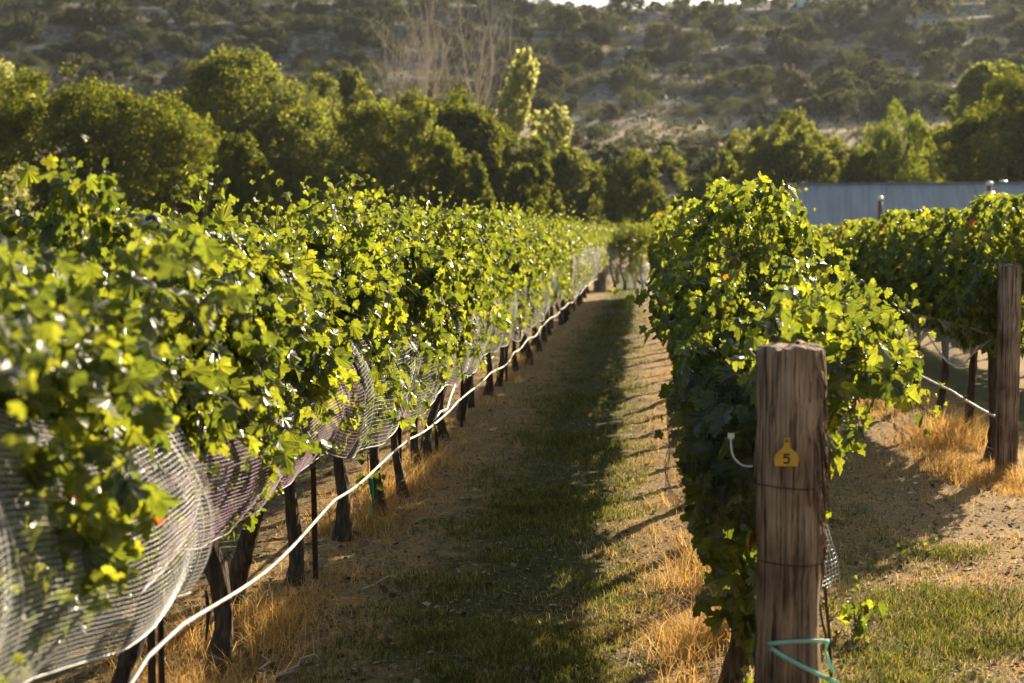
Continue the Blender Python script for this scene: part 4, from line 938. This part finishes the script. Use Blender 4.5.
for sgn in (-1, 1):
    V = np.concatenate([np.stack((xs - (0.45 if t == 1 and sgn < 0 else 0) * (1 - xs / LEN), np.full(nx, sgn * run * t), hz - rise * t + rib + off), -1) for t, off in ((0, 0), (1, 0), (1, -0.06), (0, -0.06))])
    i = np.arange(nx - 1)
    P = [np.concatenate([np.stack((a * nx + i, a * nx + i + 1, b * nx + i + 1, b * nx + i), -1) for a, b in ((0, 1), (1, 2), (2, 3))]), np.array([(0, nx, 2 * nx, 3 * nx), (nx - 1, 4 * nx - 1, 3 * nx - 1, 2 * nx - 1)])]
    mb.add(V, P)
obj('roof', mb.mesh('roof', M['roof'], False), sh)
mb = MB(); mb.box((LEN / 2, 0, hz + 0.02), (LEN / 2, 0.12, 0.015)); obj('ridge_cap', mb.mesh('ridge_cap', M['roof'], False), sh)
eh = hz - rise; mb = MB(); W2 = run - 0.35; zt = eh + rise * 0.35 / run - 0.08
V = [(0.15, -W2, -0.3), (LEN - 0.2, -W2, -0.3), (LEN - 0.2, W2, -0.3), (0.15, W2, -0.3), (0.15, -W2, zt), (LEN - 0.2, -W2, zt), (LEN - 0.2, W2, zt), (0.15, W2, zt), (0.15, 0, hz - 0.1), (LEN - 0.2, 0, hz - 0.1)]
mb.add(V, [np.array([(0, 1, 5, 4), (2, 3, 7, 6)]), np.array([(3, 0, 4, 8, 7), (1, 2, 6, 9, 5)])]); obj('wall', mb.mesh('wall', M['shedwall'], False), sh)
def flue(px, y0, y1, D, label, rad=0.13, tilt=0):
    t = at(px, y0, D); b = at(px, y1, D); h = t[2] - b[2]; e = empty('roof_vent', b)
    mb = MB(); mb.tube([(0, 0, -0.4), (0, 0, h - 0.18)], rad * 0.8, 14); obj('pipe', mb.mesh('pipe', M['flue']), e)
    mb = MB(); mb.tube([(0, 0, h - 0.20), (0, 0, h - 0.12), (0, 0, h - 0.04), (0, 0, h)], (rad * 1.2, rad * 1.25, rad * 0.9, rad * 0.2), 14); obj('cap', mb.mesh('cap', M['cap']), e)
    if h > 0.8:
        mb = MB(); zc = h * 0.55; mb.tube([(0, 0, zc - 0.08), (0, 0, zc), (0, 0, zc + 0.06)], (rad * 2.1, rad * 1.9, rad * 0.85), 14); obj('collar', mb.mesh('collar', M['cap']), e)
        mb = MB(); mb.tube([(0, 0, -0.1), (0, 0, zc - 0.085)], (rad * 1.7, rad * 1.5), 14); obj('base_flashing', mb.mesh('base_flashing', M['flue']), e)
    return tag(e, label, 'roof vent', 'vents on the shed roof')
flue(989, 181, 207, 62.5, 'rusty collared vent pipe with pale cap on the blue roof')
flue(880, 196, 212, 62.0, 'short vent with pale cap just above the vine tops', 0.12)
flue(1003, 180, 188, 65.0, 'small white vent on the ridge beside the rusty pipe', 0.17)

def house(px, top, bot, wpx, D, m, label, gable):
    p = ground_hit(px, bot); D = p[1]; d = D / FPX; W_ = wpx * d; H = (bot - top) * d; e = empty('hill_house', (p[0], D, p[2] - 0.3)); mb = MB(); hw, dp = W_ / 2, W_ * 0.35
    wallh = H * (0.6 if gable else 0.85) + 0.3
    mb.box((0, 0, wallh / 2), (hw, dp, wallh / 2)); obj('wall', mb.mesh('wall', m, False), e)
    mb = MB(); rt = H + 0.3; z0 = wallh + 0.004
    if gable: V = [(-hw * 1.1, -dp * 1.15, z0), (hw * 1.1, -dp * 1.15, z0), (hw * 1.1, dp * 1.15, z0), (-hw * 1.1, dp * 1.15, z0), (-hw * 0.55, 0, rt), (hw * 0.75, 0, rt)]; mb.add(V, [np.array([(0, 1, 5, 4), (2, 3, 4, 5), (3, 2, 1, 0)]), np.array([(1, 2, 5), (3, 0, 4)])])
    else: mb.box((0, 0, (z0 + rt) / 2), (hw * 1.06, dp * 1.06, (rt - z0) / 2))
    obj('roof', mb.mesh('roof', M['shedwall'] if gable else M['plaster'], False), e)
    for sx in (-0.5, 0.1, 0.55):
        mb = MB(); mb.box((sx * hw, -dp - 0.03, wallh * 0.55), (hw * 0.1, 0.03, wallh * 0.2)); obj('window', mb.mesh('window', M['glass'], False), e)
    tag(e, label, 'house', 'houses on the hill')
house(815, -8, 7, 34, 300, M['plaster'], 'white flat roofed house at the top edge of the hill', False)
house(930, 14, 29, 28, 280, M['tan'], 'grey house with a sloped roof on the hazy hillside', True)

# ------------------------------------------------------------------ haze
HZ = True
if HZ:
    m, t, N, L = mat('haze'); v = N('VolumePrincipled'); v.inputs['Density'].default_value = 0.00009; v.inputs['Color'].default_value = (0.86, 0.92, 1.0, 1); v.inputs['Anisotropy'].default_value = 0.4
    o = N('OutputMaterial'); L(v.outputs[0], o.inputs['Volume'])
    mb = MB(); mb.box((0, 215, 46), (345, 260, 62)); h = obj('haze', mb.mesh('haze', m, False)); tag(h, 'thin warm haze over the valley', None, None, 'stuff')
    SC.cycles.volume_step_rate = 5; SC.cycles.volume_max_steps = 64
